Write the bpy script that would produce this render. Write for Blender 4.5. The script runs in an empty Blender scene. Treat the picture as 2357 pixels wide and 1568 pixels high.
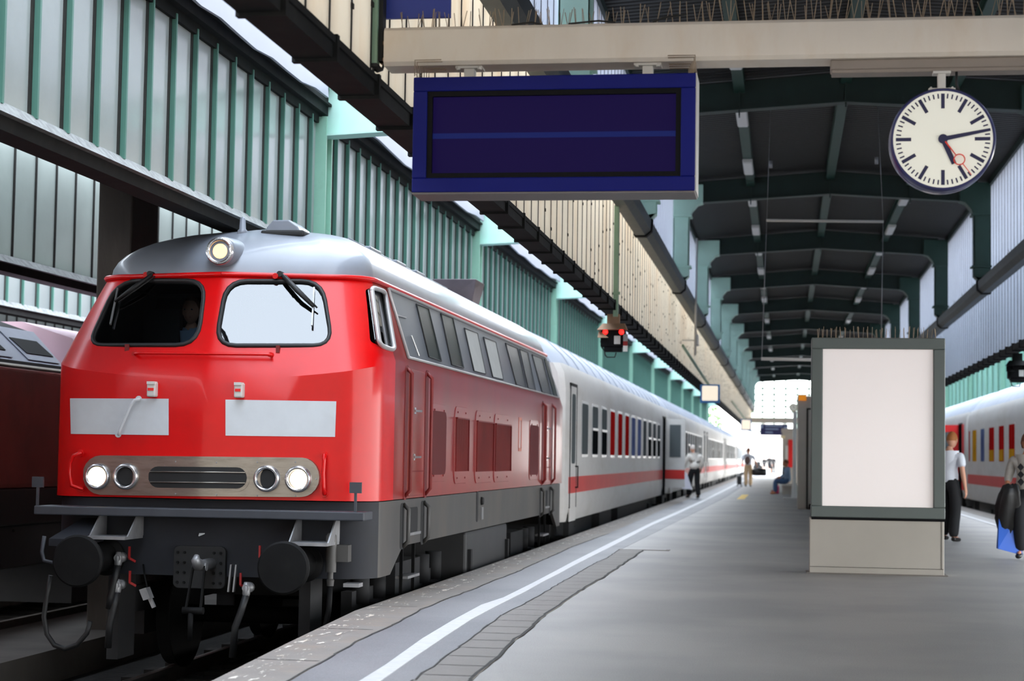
import bpy, bmesh, math, random
from math import sin, cos, pi, radians
from mathutils import Vector, Matrix

SC = bpy.context.scene
COL = SC.collection
random.seed(7)

# ------------------------------------------------------------------ camera
HC = 1.25                                   # eye height above the platform (platform top is z = 0)
YAW, PITCH, ROLL = radians(8.58), radians(3.66), radians(0.87)
FPX = 4170.0
_f = Vector((-sin(YAW) * cos(PITCH), cos(YAW) * cos(PITCH), sin(PITCH)))
_r0 = Vector((cos(YAW), sin(YAW), 0.0))
_u0 = _r0.cross(_f)
_r = cos(ROLL) * _r0 + sin(ROLL) * _u0
_u = -sin(ROLL) * _r0 + cos(ROLL) * _u0
cam_data = bpy.data.cameras.new('camera')
cam_data.sensor_width = 36.0
cam_data.lens = FPX / 2357.0 * 36.0
cam_data.clip_end = 900.0
cam_data.dof.use_dof = True
cam_data.dof.focus_distance = 14.6
cam_data.dof.aperture_fstop = 2.7
cam = bpy.data.objects.new('camera', cam_data)
COL.objects.link(cam)
cam.matrix_world = Matrix(((_r.x, _u.x, -_f.x, 0), (_r.y, _u.y, -_f.y, 0), (_r.z, _u.z, -_f.z, HC), (0, 0, 0, 1)))
SC.camera = cam

# ------------------------------------------------------------------ sky, exposure
world = bpy.data.worlds.new('overcast_sky')
SC.world = world
world.use_nodes = True
_bg = world.node_tree.nodes['Background']
_wn = world.node_tree.nodes; _wl = world.node_tree.links
_tc = _wn.new('ShaderNodeTexCoord'); _sx = _wn.new('ShaderNodeSeparateXYZ'); _cr = _wn.new('ShaderNodeValToRGB')
_cr.color_ramp.elements[0].position = 0.0; _cr.color_ramp.elements[0].color = (1.0, 0.985, 0.96, 1)      # pale haze at the horizon
_cr.color_ramp.elements[1].position = 0.55; _cr.color_ramp.elements[1].color = (0.76, 0.865, 1.0, 1)     # light blue overhead
_wl.new(_tc.outputs['Generated'], _sx.inputs[0]); _wl.new(_sx.outputs['Z'], _cr.inputs[0]); _wl.new(_cr.outputs[0], _bg.inputs[0])
_bg.inputs[1].default_value = 8.5
SC.view_settings.view_transform = 'Standard'
SC.view_settings.look = 'None'
SC.view_settings.exposure = 0.0
SC.view_settings.gamma = 1.0
SC.view_settings.use_curve_mapping = False

# ------------------------------------------------------------------ picture point -> place
def ray(px, py):
    return _f + _r * ((px - 1178.5) / FPX) + _u * ((784.0 - py) / FPX)
def atY(px, py, Y):
    d = ray(px, py); k = Y / d.y
    return Vector((d.x * k, Y, HC + d.z * k))
def atX(px, py, X):
    d = ray(px, py); k = X / d.x
    return Vector((X, d.y * k, HC + d.z * k))
def atZ(px, py, Z=0.0):
    d = ray(px, py); k = (Z - HC) / d.z
    return Vector((d.x * k, d.y * k, Z))

# ------------------------------------------------------------------ materials
def lin(c):
    c = c / 255.0
    return c / 12.92 if c <= 0.04045 else ((c + 0.055) / 1.055) ** 2.4
def rgb(r, g, b):
    return (lin(r), lin(g), lin(b), 1.0)
MATS = {}
def mat(name, col, rough=0.5, metal=0.0, var=0.0, scale=6.0, bump=0.0, bscale=40.0, coat=0.0, spec=0.5,
        dirt=None, dscale=2.0, damt=0.35, trans=0.0, emit=None, estr=0.0, stretch=(1, 1, 1)):
    m = bpy.data.materials.new(name); MATS[name] = m
    m.use_nodes = True
    nt = m.node_tree; N = nt.nodes; L = nt.links
    b = N['Principled BSDF']
    b.inputs['Base Color'].default_value = rgb(*col)
    b.inputs['Roughness'].default_value = rough
    b.inputs['Metallic'].default_value = metal
    b.inputs['Specular IOR Level'].default_value = spec
    b.inputs['Coat Weight'].default_value = coat
    b.inputs['Coat Roughness'].default_value = 0.08
    if emit:
        b.inputs['Emission Color'].default_value = rgb(*emit)
        b.inputs['Emission Strength'].default_value = estr
    src = None
    if var or dirt or bump:
        tc = N.new('ShaderNodeTexCoord')
        mp = N.new('ShaderNodeMapping'); mp.inputs['Scale'].default_value = stretch
        L.new(tc.outputs['Object'], mp.inputs['Vector'])
        vec = mp.outputs['Vector']
    if var:
        n = N.new('ShaderNodeTexNoise'); n.inputs['Scale'].default_value = scale; n.inputs['Detail'].default_value = 6
        L.new(vec, n.inputs['Vector'])
        r = N.new('ShaderNodeMapRange'); r.inputs['From Min'].default_value = 0.3; r.inputs['From Max'].default_value = 0.7
        r.inputs['To Min'].default_value = 1 - var; r.inputs['To Max'].default_value = 1 + var
        L.new(n.outputs['Fac'], r.inputs['Value'])
        mx = N.new('ShaderNodeMix'); mx.data_type = 'RGBA'; mx.blend_type = 'MULTIPLY'
        mx.inputs['Factor'].default_value = 1.0
        mx.inputs[6].default_value = rgb(*col)
        L.new(r.outputs['Result'], mx.inputs[7])
        src = mx.outputs[2]
    if dirt:
        n = N.new('ShaderNodeTexNoise'); n.inputs['Scale'].default_value = dscale; n.inputs['Detail'].default_value = 8
        n.inputs['Roughness'].default_value = 0.65
        L.new(vec, n.inputs['Vector'])
        r = N.new('ShaderNodeMapRange'); r.inputs['From Min'].default_value = 0.48; r.inputs['From Max'].default_value = 0.72
        r.inputs['To Max'].default_value = damt
        L.new(n.outputs['Fac'], r.inputs['Value'])
        mx = N.new('ShaderNodeMix'); mx.data_type = 'RGBA'
        L.new(r.outputs['Result'], mx.inputs['Factor'])
        if src: L.new(src, mx.inputs[6])
        else: mx.inputs[6].default_value = rgb(*col)
        mx.inputs[7].default_value = rgb(*dirt)
        src = mx.outputs[2]
    if src: L.new(src, b.inputs['Base Color'])
    if bump:
        n = N.new('ShaderNodeTexNoise'); n.inputs['Scale'].default_value = bscale; n.inputs['Detail'].default_value = 5
        L.new(vec, n.inputs['Vector'])
        bp = N.new('ShaderNodeBump'); bp.inputs['Strength'].default_value = bump; bp.inputs['Distance'].default_value = 0.02
        L.new(n.outputs['Fac'], bp.inputs['Height'])
        L.new(bp.outputs['Normal'], b.inputs['Normal'])
    if trans:
        t = N.new('ShaderNodeBsdfTranslucent')
        if src: L.new(src, t.inputs['Color'])
        else: t.inputs['Color'].default_value = rgb(*col)
        ms = N.new('ShaderNodeMixShader'); ms.inputs[0].default_value = trans
        L.new(b.outputs[0], ms.inputs[1]); L.new(t.outputs[0], ms.inputs[2])
        L.new(ms.outputs[0], N['Material Output'].inputs['Surface'])
    return m
def thin_glass(name, tint, ior=1.6, rough=0.0):
    m = bpy.data.materials.new(name); MATS[name] = m
    m.use_nodes = True
    nt = m.node_tree; N = nt.nodes; L = nt.links
    N.remove(N['Principled BSDF'])
    tr = N.new('ShaderNodeBsdfTransparent'); tr.inputs[0].default_value = rgb(*tint)
    gl = N.new('ShaderNodeBsdfGlossy'); gl.inputs['Roughness'].default_value = rough
    fr = N.new('ShaderNodeFresnel'); fr.inputs['IOR'].default_value = ior
    ms = N.new('ShaderNodeMixShader')
    L.new(fr.outputs[0], ms.inputs[0]); L.new(tr.outputs[0], ms.inputs[1]); L.new(gl.outputs[0], ms.inputs[2])
    L.new(ms.outputs[0], N['Material Output'].inputs['Surface'])
    return m

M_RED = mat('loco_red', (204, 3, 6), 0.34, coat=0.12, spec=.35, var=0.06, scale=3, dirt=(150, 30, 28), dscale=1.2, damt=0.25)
M_REDSIDE = mat('loco_red_weathered_shaded', (134, 25, 21), 0.32, coat=0.08, spec=.35, var=0.1, scale=2, dirt=(112, 56, 42), dscale=1.1, damt=0.6, stretch=(1, 1, .35))  # browner side copy: weathering plus the side's light and reflections in the colour
M_REDDEEP = mat('loco_red_deep', (110, 12, 12), 0.5, var=0.15)
M_DARKRED = mat('dark_red_mesh', (92, 16, 18), 0.75, bump=0.5, bscale=220)
M_BROWNRED = mat('faded_brown_red', (122, 30, 26), 0.55, var=0.15, scale=2, dirt=(70, 30, 26), dscale=1.5)
M_LOCOROOF = mat('roof_grey_paint', (118, 123, 133), 0.38, coat=0.2, var=0.06, scale=4, dirt=(120, 120, 122), dscale=3)
M_SKIRT = mat('frame_grey_paint', (68, 66, 64), 0.5, var=0.12, scale=3, dirt=(96, 86, 74), dscale=1.6, damt=0.5, stretch=(1, 1, .3))
M_BEAMGREY = mat('buffer_beam_grey', (37, 39, 45), 0.6, spec=.25, var=0.12, scale=4, dirt=(40, 38, 36), dscale=3)
M_LEDGE = mat('ledge_grey', (54, 57, 64), 0.5, var=0.1, scale=6)
M_BLACK = mat('soot_and_shade_black', (22, 22, 23), 0.7, var=0.2, scale=8)
M_RUBBER = mat('black_rubber', (18, 18, 20), 0.55)
M_BUFFER = mat('greasy_buffer_black', (10, 10, 11), 0.7, spec=.2, var=0.3, scale=9, dirt=(24, 24, 23), dscale=8, damt=0.4)
M_WHEEL = mat('wheel_black', (9, 9, 9), .8, spec=.1)
M_STEEL = mat('brushed_steel', (156, 149, 140), 0.34, metal=0.9, var=0.1, scale=4, stretch=(1, 1, 6), dirt=(110, 104, 98), dscale=5, damt=0.5)
M_CHROME = mat('bright_metal_ring', (200, 200, 204), 0.22, metal=0.9)
M_WORNSTEEL = mat('worn_steel', (150, 150, 152), 0.45, metal=0.6, var=0.2)
M_WHITEPAINT = mat('white_stripe_paint', (196, 200, 204), 0.45, var=0.04, scale=5, dirt=(176, 178, 180), dscale=3, damt=0.3)
M_LIGHTGREY = mat('light_grey_plastic', (200, 198, 194), 0.5)
M_BANDGREY = mat('window_band_grey', (88, 92, 98), 0.35, var=0.08, scale=3)
M_BANDTRIM = mat('band_trim', (180, 178, 178), 0.35, metal=0.3)
M_BANDPANE = mat('dark_side_pane', (26, 36, 36), 0.25, spec=0.04)
M_BANDGREYPANE = mat('grey_side_pane', (56, 58, 64), 0.25, spec=0.2)
M_SHUTTER = mat('pale_louvre', (158, 160, 158), 0.5, var=0.06)
M_CABDARK = mat('cab_dark_lining', (26, 27, 28), 0.7)
M_SEAT = mat('cab_seat', (38, 40, 44), 0.7)
M_GLASS = thin_glass('windscreen_glass', (190, 200, 205), 2.15)
M_LENS = mat('lit_lamp_lens', (255, 230, 180), 0.2, emit=(255, 226, 170), estr=5.0)
M_LENSAMBER = mat('lit_amber_lens', (255, 200, 110), 0.2, emit=(255, 186, 90), estr=5.0)
M_WARN = mat('orange_warning', (236, 150, 30), 0.5)
M_COCK = mat('cock_red', (150, 24, 24), 0.5)
M_COACH = mat('coach_white', (212, 209, 205), 0.55, spec=.2, var=0.03, dirt=(176, 166, 150), dscale=1.4, damt=0.35, stretch=(1, .3, 1))
M_COACHROOF = mat('coach_roof', (170, 177, 190), 0.5, var=0.08, scale=2, dirt=(168, 176, 190), dscale=1.6, damt=0.5)
M_COACHRED = mat('coach_stripe_red', (204, 58, 54), 0.55, spec=.2, var=0.06, scale=1.5)
M_COACHPANE = mat('coach_pane', (92, 98, 100), 0.4, spec=0.0)
M_PANEDARK = mat('coach_pane_dark', (22, 25, 27), 0.4, spec=0.0)
M_PANERED = mat('coach_blind_red', (172, 30, 28), 0.45, spec=0.0, var=0.2, scale=1.2)
M_PANEAMBER = mat('coach_seat_amber', (200, 144, 40), 0.5, spec=0, var=0.2, scale=2)
M_PANEBLUE = mat('coach_pane_blue', (96, 108, 150), 0.4, spec=0.0, var=0.25, scale=1.4)
M_DOORRED = mat('open_door_red', (222, 22, 26), 0.4)
M_UNDER = mat('underframe_black', (26, 26, 28), 0.8, var=0.3, scale=4)
M_TANK = mat('tank_grey', (48, 48, 49), 0.55, var=0.15, scale=3)

M_BRACKET = mat('bracket_green_lit', (172, 212, 200), 0.5, var=0.05, scale=3)  # canopy green lightened: sky light on the brackets is part of the colour
M_COLUMN = mat('column_green_lit', (202, 240, 220), 0.45, var=.05, scale=3)  # lit copy of canopy green; light on the left columns put in the colour
M_GREEN = mat('canopy_green', (142, 190, 168), 0.42, var=0.06, scale=3, dirt=(104, 120, 100), dscale=3, damt=0.4)
M_GREENDK = mat('canopy_green_dark', (38, 70, 60), 0.5, var=0.1, scale=3)
M_GREENDEEP = mat('roof_beam_green', (24, 46, 40), 0.5, var=0.12, scale=3)
M_MULLION = mat('mullion_green', (84, 132, 118), 0.5, var=0.06, scale=3)
M_PALEGREEN = mat('pale_green_post', (138, 168, 142), 0.5, var=0.05)
M_GLAZEDIM = mat('backlit_wired_glass', (206, 212, 207), 0.3, trans=0.6, var=0.06, scale=1.0, dirt=(186, 192, 186), dscale=1.2, damt=0.4)
M_GLAZEFAR = mat('pale_far_glass', (146, 154, 152), 0.3, trans=0.3, var=0.06, scale=1.0)
M_GLAZE = mat('wired_glass_grey', (188, 195, 192), 0.14, spec=0.5, trans=0.25, var=0.05, scale=1.0, dirt=(160, 166, 160), dscale=1.0, damt=0.4)
M_GLAZEBEIGE = mat('profiled_glass_sun_warm', (240, 230, 214), 0.4, trans=0.7, var=0.06, scale=1.5, dirt=(222, 190, 154), dscale=1.3, damt=0.45, stretch=(1, 1, .25))  # sun-warm glow put into the glass colour, with dirt streaks
M_GLAZEWHITE = mat('profiled_glass_white', (212, 215, 223), 0.35, trans=0.55, var=0.04, scale=1.5)
M_GLAZETEAL = mat('teal_glass', (150, 204, 188), 0.35, trans=0.35, var=0.06, scale=1.2)
M_JOINT = mat('dark_joint', (40, 38, 34), 0.8, var=0.3, scale=20)
M_SILL = mat('weathered_sill', (136, 138, 136), 0.6, var=0.3, scale=14, dirt=(60, 60, 60), dscale=9, damt=0.7)
M_SOOT = mat('sooty_steel', (20, 21, 21), 0.8, var=0.3, scale=6, dirt=(46, 44, 40), dscale=5, damt=0.4, spec=.2)
M_PIPE = mat('dark_gutter_green', (34, 42, 39), 0.5, var=0.2, scale=5, dirt=(84, 70, 58), dscale=5, damt=0.35)
M_FASCIA = mat('white_fascia_sheet', (158, 160, 172), 0.5, var=0.04, scale=2)
M_CONCRETE = mat('dark_concrete', (58, 51, 45), 0.85, var=0.2, scale=3, bump=0.3, bscale=14, dirt=(44, 40, 38), dscale=2, stretch=(1, 1, .3))
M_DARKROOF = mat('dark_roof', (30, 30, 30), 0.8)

M_BEIGEBEAM = mat('beige_beam_paint', (226, 215, 200), 0.5, var=0.04, scale=2, dirt=(208, 180, 146), dscale=2.2, damt=0.35, stretch=(1.5, 1, .5))
M_LAMPHOUSE = mat('lamp_housing', (140, 128, 118), 0.5, var=0.06)
M_OFFWHITE = mat('off_white_metal', (206, 202, 194), 0.45)
M_WIRE = mat('spike_wire', (164, 144, 120), 0.5, metal=0.3)
M_BLUE = mat('sign_blue', (6, 16, 104), 0.5, spec=.2, var=0.08, scale=2)
M_BLUESIGN = mat('plate_blue', (44, 62, 150), 0.5)
M_NAVY = mat('clock_navy', (26, 30, 88), 0.35, coat=0.3)
M_BEZEL = mat('black_bezel', (8, 8, 12), 0.6, spec=.15)
M_SCREEN = mat('dark_screen', (8, 3, 24), 0.6, spec=0.1, emit=(20, 10, 60), estr=0.8)
M_SCREENBAR = mat('screen_bar', (12, 16, 48), 0.6, spec=0.1, emit=(22, 32, 90), estr=0.8)
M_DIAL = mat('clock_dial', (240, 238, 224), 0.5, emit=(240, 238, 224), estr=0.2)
M_INK = mat('clock_ink', (34, 34, 74), 0.5)
M_HANDRED = mat('second_hand_red', (232, 60, 44), 0.5)
M_BOARD = mat('board_frame_grey', (96, 104, 101), 0.45, var=0.03, scale=4)
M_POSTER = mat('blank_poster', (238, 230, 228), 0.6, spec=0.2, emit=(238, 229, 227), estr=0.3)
M_BOARDBASE = mat('board_base_beige', (176, 170, 160), 0.55, var=0.03, scale=3)
M_KIOSK = mat('kiosk_beige', (186, 176, 164), 0.55, var=0.05, scale=2)
M_ORANGE = mat('orange_sign', (250, 150, 30), 0.5, emit=(250, 150, 30), estr=0.4)
M_POSTERRED = mat('red_poster', (226, 30, 24), 0.5)
M_WHITE = mat('white_paint', (232, 230, 226), 0.5)
M_SIGNLIT = mat('lit_sign_face', (250, 236, 214), 0.5, emit=(255, 240, 218), estr=0.8)
M_SIGNBLUE = mat('sign_frame_blue', (70, 140, 210), 0.45)
M_SIGRED = mat('signal_red_lamp', (255, 40, 30), 0.3, emit=(255, 30, 26), estr=4.0)
M_RUST = mat('rusty_hood', (150, 118, 92), 0.7, var=0.2)

M_SKIN = mat('skin', (214, 160, 134), 0.55)
M_SKINTAN = mat('skin_tan', (196, 128, 92), 0.55)
M_SHIRT = mat('off_white_shirt', (234, 226, 216), 0.8, var=0.05, scale=5)
M_WHITESHIRT = mat('white_shirt', (222, 226, 236), 0.8)
M_BLUESHIRT = mat('light_blue_shirt', (150, 172, 200), 0.8)
M_TROUSER = mat('black_cloth', (20, 20, 24), 0.85)
M_BEIGECLOTH = mat('beige_cloth', (190, 160, 124), 0.85)
M_DENIM = mat('denim', (74, 102, 140), 0.85)
M_SHOE = mat('black_leather', (18, 17, 17), 0.4)
M_SWEATER = mat('grey_sweater', (186, 180, 172), 0.9, var=0.04, scale=20)
M_HAIRWHITE = mat('white_hair', (214, 200, 192), 0.8)
M_HAIRGINGER = mat('ginger_hair', (170, 104, 52), 0.7)
M_HAIRBROWN = mat('brown_hair', (120, 70, 46), 0.7)
M_HAIRBLOND = mat('blond_hair', (200, 156, 104), 0.7)
M_BAGBROWN = mat('brown_backpack', (88, 68, 64), 0.8)
M_BAGBLUE = mat('blue_plastic_bag', (30, 98, 206), 0.4)
M_BAGWHITE = mat('white_plastic_bag', (242, 242, 252), 0.4)
M_LEATHER = mat('black_jacket', (24, 23, 24), 0.45)
M_PINK = mat('pink_bag', (236, 70, 130), 0.6)
M_LEAF = mat('tree_leaf', (120, 156, 96), 0.7, var=0.3, scale=1.0)
M_BARK = mat('tree_bark', (96, 84, 70), 0.8)
M_BUILDING = mat('pale_building', (220, 214, 206), 0.7)

# ------------------------------------------------------------------ mesh helpers
class MB:
    """collects shapes (world or local coordinates) and links them as ONE mesh object"""
    def __init__(s):
        s.v = []; s.f = []; s.m = []; s.sm = []
    def add(s, vs, fs, mi=0, smooth=False):
        o = len(s.v)
        s.v += [Vector(p) for p in vs]
        for f in fs:
            s.f.append([i + o for i in f]); s.m.append(mi); s.sm.append(smooth)
        return s
    def box(s, a, b, mi=0):
        x0, y0, z0 = [min(p, q) for p, q in zip(a, b)]; x1, y1, z1 = [max(p, q) for p, q in zip(a, b)]
        return s.add([(x0, y0, z0), (x1, y0, z0), (x1, y1, z0), (x0, y1, z0), (x0, y0, z1), (x1, y0, z1), (x1, y1, z1), (x0, y1, z1)],
                     [(3, 2, 1, 0), (4, 5, 6, 7), (0, 1, 5, 4), (1, 2, 6, 5), (2, 3, 7, 6), (3, 0, 4, 7)], mi)
    def hexa(s, p, mi=0):      # eight corners, bottom ring then top ring
        return s.add(p, [(3, 2, 1, 0), (4, 5, 6, 7), (0, 1, 5, 4), (1, 2, 6, 5), (2, 3, 7, 6), (3, 0, 4, 7)], mi)
    def bar(s, p, q, w, h=None, mi=0, up=(0, 0, 1)):
        p = Vector(p); q = Vector(q); h = h or w
        d = (q - p).normalized(); up = Vector(up)
        if abs(d.dot(up)) > 0.98: up = Vector((0, 1, 0))
        a = d.cross(up).normalized() * w / 2; b = a.cross(d).normalized() * h / 2
        return s.hexa([p - a - b, p + a - b, q + a - b, q - a - b, p - a + b, p + a + b, q + a + b, q - a + b], mi)
    def prism(s, poly, vec, mi=0, smooth=False):
        n = len(poly); vec = Vector(vec)
        vs = [Vector(p) for p in poly] + [Vector(p) + vec for p in poly]
        s.add(vs, [list(range(n))[::-1], list(range(n, 2 * n))], mi)
        o = len(s.v) - 2 * n
        for i in range(n):
            j = (i + 1) % n
            s.f.append([o + i, o + j, o + n + j, o + n + i]); s.m.append(mi); s.sm.append(smooth)
        return s
    def tube(s, pts, r, n=8, mi=0, cap=True, smooth=True):
        pts = [Vector(p) for p in pts]
        rs = r if isinstance(r, (list, tuple)) else [r] * len(pts)
        t0 = (pts[1] - pts[0]).normalized()
        nrm = t0.cross(Vector((0, 0, 1)))
        if nrm.length < 1e-3: nrm = t0.cross(Vector((0, 1, 0)))
        nrm.normalize()
        vs = []
        for i, p in enumerate(pts):
            if i == 0: t = pts[1] - pts[0]
            elif i == len(pts) - 1: t = pts[-1] - pts[-2]
            else: t = (pts[i + 1] - p).normalized() + (p - pts[i - 1]).normalized()
            t.normalize()
            nrm = nrm - t * nrm.dot(t)
            nrm.normalize()
            bn = t.cross(nrm)
            for k in range(n):
                a = 2 * pi * k / n
                vs.append(p + (nrm * cos(a) + bn * sin(a)) * rs[i])
        fs = []
        for i in range(len(pts) - 1):
            for k in range(n):
                k2 = (k + 1) % n
                fs.append((i * n + k, i * n + k2, (i + 1) * n + k2, (i + 1) * n + k))
        s.add(vs, fs, mi, smooth)
        if cap:
            o = len(s.v) - len(vs)
            s.f.append([o + k for k in range(n)][::-1]); s.m.append(mi); s.sm.append(False)
            s.f.append([o + (len(pts) - 1) * n + k for k in range(n)]); s.m.append(mi); s.sm.append(False)
        return s
    def lathe(s, c, axis, prof, n=24, mi=0, smooth=True, cap=True):
        """prof: list of (distance along axis, radius)"""
        c = Vector(c); ax = Vector(axis).normalized()
        a = ax.cross(Vector((0, 0, 1)))
        if a.length < 1e-3: a = Vector((1, 0, 0))
        a.normalize(); b = ax.cross(a)
        vs = [c + ax * h + (a * cos(2 * pi * k / n) + b * sin(2 * pi * k / n)) * r for h, r in prof for k in range(n)]
        fs = [(i * n + k, i * n + (k + 1) % n, (i + 1) * n + (k + 1) % n, (i + 1) * n + k) for i in range(len(prof) - 1) for k in range(n)]
        s.add(vs, fs, mi, smooth)
        if cap:
            o = len(s.v) - len(vs)
            s.f.append([o + k for k in range(n)][::-1]); s.m.append(mi); s.sm.append(False)
            s.f.append([o + (len(prof) - 1) * n + k for k in range(n)]); s.m.append(mi); s.sm.append(False)
        return s
    def ball(s, c, r, n=12, mi=0):
        c = Vector(c); rx, ry, rz = r if isinstance(r, (tuple, list)) else (r, r, r)
        m = n // 2
        vs = [c + Vector((0, 0, rz))]
        for i in range(1, m):
            t = pi * i / m
            for k in range(n):
                a = 2 * pi * k / n
                vs.append(c + Vector((rx * sin(t) * cos(a), ry * sin(t) * sin(a), rz * cos(t))))
        vs.append(c - Vector((0, 0, rz)))
        fs = [(0, 1 + k, 1 + (k + 1) % n) for k in range(n)]
        for i in range(m - 2):
            for k in range(n):
                fs.append((1 + i * n + k, 1 + (i + 1) * n + k, 1 + (i + 1) * n + (k + 1) % n, 1 + i * n + (k + 1) % n))
        L = len(vs) - 1
        fs += [(L, 1 + (m - 2) * n + (k + 1) % n, 1 + (m - 2) * n + k) for k in range(n)]
        return s.add(vs, fs, mi, True)
    def grid(s, rows, mi=0, smooth=True, closed=False):
        nr = len(rows); nc = len(rows[0])
        vs = [p for r in rows for p in r]
        fs = []
        for i in range(nr - 1):
            for k in range(nc if closed else nc - 1):
                k2 = (k + 1) % nc
                fs.append((i * nc + k, i * nc + k2, (i + 1) * nc + k2, (i + 1) * nc + k))
        return s.add(vs, fs, mi, smooth)
    def build(s, name, mats, parent=None, bevel=0.0, sharp=None, fix=True):
        me = bpy.data.meshes.new(name)
        off = base(parent)
        me.from_pydata([p - off for p in s.v], [], s.f)
        if not isinstance(mats, (list, tuple)): mats = [mats]
        for m in mats: me.materials.append(m)
        me.polygons.foreach_set('material_index', s.m)
        me.polygons.foreach_set('use_smooth', s.sm)
        if fix:
            b = bmesh.new(); b.from_mesh(me); bmesh.ops.recalc_face_normals(b, faces=b.faces); b.to_mesh(me); b.free()
        if sharp is not None: me.set_sharp_from_angle(angle=radians(sharp))
        me.update()
        o = bpy.data.objects.new(name, me)
        COL.objects.link(o)
        if parent is not None: o.parent = parent
        if bevel:
            md = o.modifiers.new('edge', 'BEVEL'); md.width = bevel; md.segments = 2; md.limit_method = 'ANGLE'
            md.angle_limit = radians(40)
        return o

def base(o):
    v = Vector((0, 0, 0))
    while o is not None:
        v += o.location; o = o.parent
    return v
def tag(o, label=None, cat=None, group=None, kind=None):
    if label: o['label'] = label
    if cat: o['category'] = cat
    if group: o['group'] = group
    if kind: o['kind'] = kind
    return o
def thing(name, label, cat, loc=(0, 0, 0), group=None):
    o = bpy.data.objects.new(name, None); COL.objects.link(o)
    o.empty_display_size = 0.1
    o.location = loc
    return tag(o, label, cat, group)
def struct(o, label=None, cat=None):
    return tag(o, label, cat, None, 'structure')
KIDS = {}
def dup(root, loc, label=None, group=None, rotz=None):
    def cp(o, par):
        c = o.copy(); COL.objects.link(c)
        if par is not None: c.parent = par
        for ch in list(o.children): cp(ch, c)
        return c
    r = cp(root, None)
    r.location = loc
    if rotz is not None: r.rotation_euler = (0, 0, rotz)
    if label: r['label'] = label
    if group: r['group'] = group
    return r
ORD = ['first', 'second', 'third', 'fourth', 'fifth', 'sixth', 'seventh', 'eighth', 'ninth', 'tenth', 'eleventh', 'twelfth',
       'thirteenth', 'fourteenth', 'fifteenth', 'sixteenth', 'seventeenth', 'eighteenth', 'nineteenth', 'twentieth']
def rrect(w, h, r, n=5, cx=0.0, cy=0.0):
    """rounded rectangle outline in 2-D, counter-clockwise"""
    out = []
    for sx, sy, a0 in ((1, -1, -90), (1, 1, 0), (-1, 1, 90), (-1, -1, 180)):
        for k in range(n + 1):
            a = radians(a0 + 90.0 * k / n)
            out.append((cx + sx * (w / 2 - r) + r * cos(a), cy + sy * (h / 2 - r) + r * sin(a)))
    return out

# ================================================================== the hall
XA, XC = -2.5, 4.42                  # glazed aprons of the canopy over this platform
XB, XD = -5.2, 7.12                  # glazed screens over the tracks on either side
XM = 0.96                            # middle of the canopy
BAY, Y0 = 10.3, 19.4
YS = -24.0
FR = [Y0 + BAY * k for k in range(-4, 12)]
YEND = 138.0
ZB, ZP, ZE = 3.5, 4.98, 7.3          # apron bottom, gutter beam, eave

def deckz(x): return 7.62 - 0.27 * abs(x - XM) / 3.66
# ---- platform
edge = [(-2.75, -6), (-2.86, 5), (-3.08, 9.65), (-3.22, 11.65), (-3.375, 14.2), (-3.345, 19.8), (-3.335, 30), (-3.33, 230)]
mf = MB()
poly = [(x, y, 0) for x, y in edge] + [(5.1, 230, 0), (5.1, -6, 0)]
mf.prism([Vector(p) for p in poly], (0, 0, -0.74))
def asphalt(name, c1, c2, sp):
    m = bpy.data.materials.new(name); m.use_nodes = True
    nt = m.node_tree; N = nt.nodes; L = nt.links; b = N['Principled BSDF']
    tc = N.new('ShaderNodeTexCoord')
    n1 = N.new('ShaderNodeTexNoise'); n1.inputs['Scale'].default_value = 130; n1.inputs['Detail'].default_value = 3
    n2 = N.new('ShaderNodeTexNoise'); n2.inputs['Scale'].default_value = 0.55; n2.inputs['Detail'].default_value = 7
    n3 = N.new('ShaderNodeTexVoronoi'); n3.inputs['Scale'].default_value = 42
    for n in (n1, n2, n3): L.new(tc.outputs['Object'], n.inputs['Vector'])
    a = N.new('ShaderNodeMapRange'); a.inputs['From Min'].default_value = .3; a.inputs['From Max'].default_value = .7
    a.inputs['To Min'].default_value = 1 - sp; a.inputs['To Max'].default_value = 1 + sp
    L.new(n1.outputs['Fac'], a.inputs['Value'])
    r = N.new('ShaderNodeMapRange'); r.inputs['From Min'].default_value = .38; r.inputs['From Max'].default_value = .62
    L.new(n2.outputs['Fac'], r.inputs['Value'])
    mx = N.new('ShaderNodeMix'); mx.data_type = 'RGBA'; mx.inputs[6].default_value = rgb(*c1); mx.inputs[7].default_value = rgb(*c2)
    L.new(r.outputs[0], mx.inputs['Factor'])
    m2 = N.new('ShaderNodeMix'); m2.data_type = 'RGBA'; m2.blend_type = 'MULTIPLY'; m2.inputs['Factor'].default_value = 1
    L.new(mx.outputs[2], m2.inputs[6]); L.new(a.outputs[0], m2.inputs[7])
    L.new(m2.outputs[2], b.inputs['Base Color'])
    b.inputs['Roughness'].default_value = 0.55
    bp = N.new('ShaderNodeBump'); bp.inputs['Strength'].default_value = .35; bp.inputs['Distance'].default_value = .006
    L.new(n1.outputs['Fac'], bp.inputs['Height']); L.new(bp.outputs[0], b.inputs['Normal'])
    return m
M_ASPHALT = asphalt('platform_asphalt', (136, 132, 129), (152, 147, 142), .2)
M_ASPHALTDK = asphalt('dark_asphalt', (92, 91, 95), (108, 106, 109), .24)
M_EDGE = mat('edge_concrete', (122, 114, 107), .65, var=.1, scale=3, bump=.2, bscale=60, dirt=(146, 122, 102), dscale=2.2, damt=.5)
M_EDGEWORN = mat('worn_edge_paint', (214, 204, 192), .6, var=.1, scale=7, dirt=(190, 160, 132), dscale=5, damt=.7)
M_LINE = mat('white_line_paint', (192, 190, 191), .6, var=.05, scale=8, dirt=(166, 164, 164), dscale=14, damt=.4)
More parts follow.
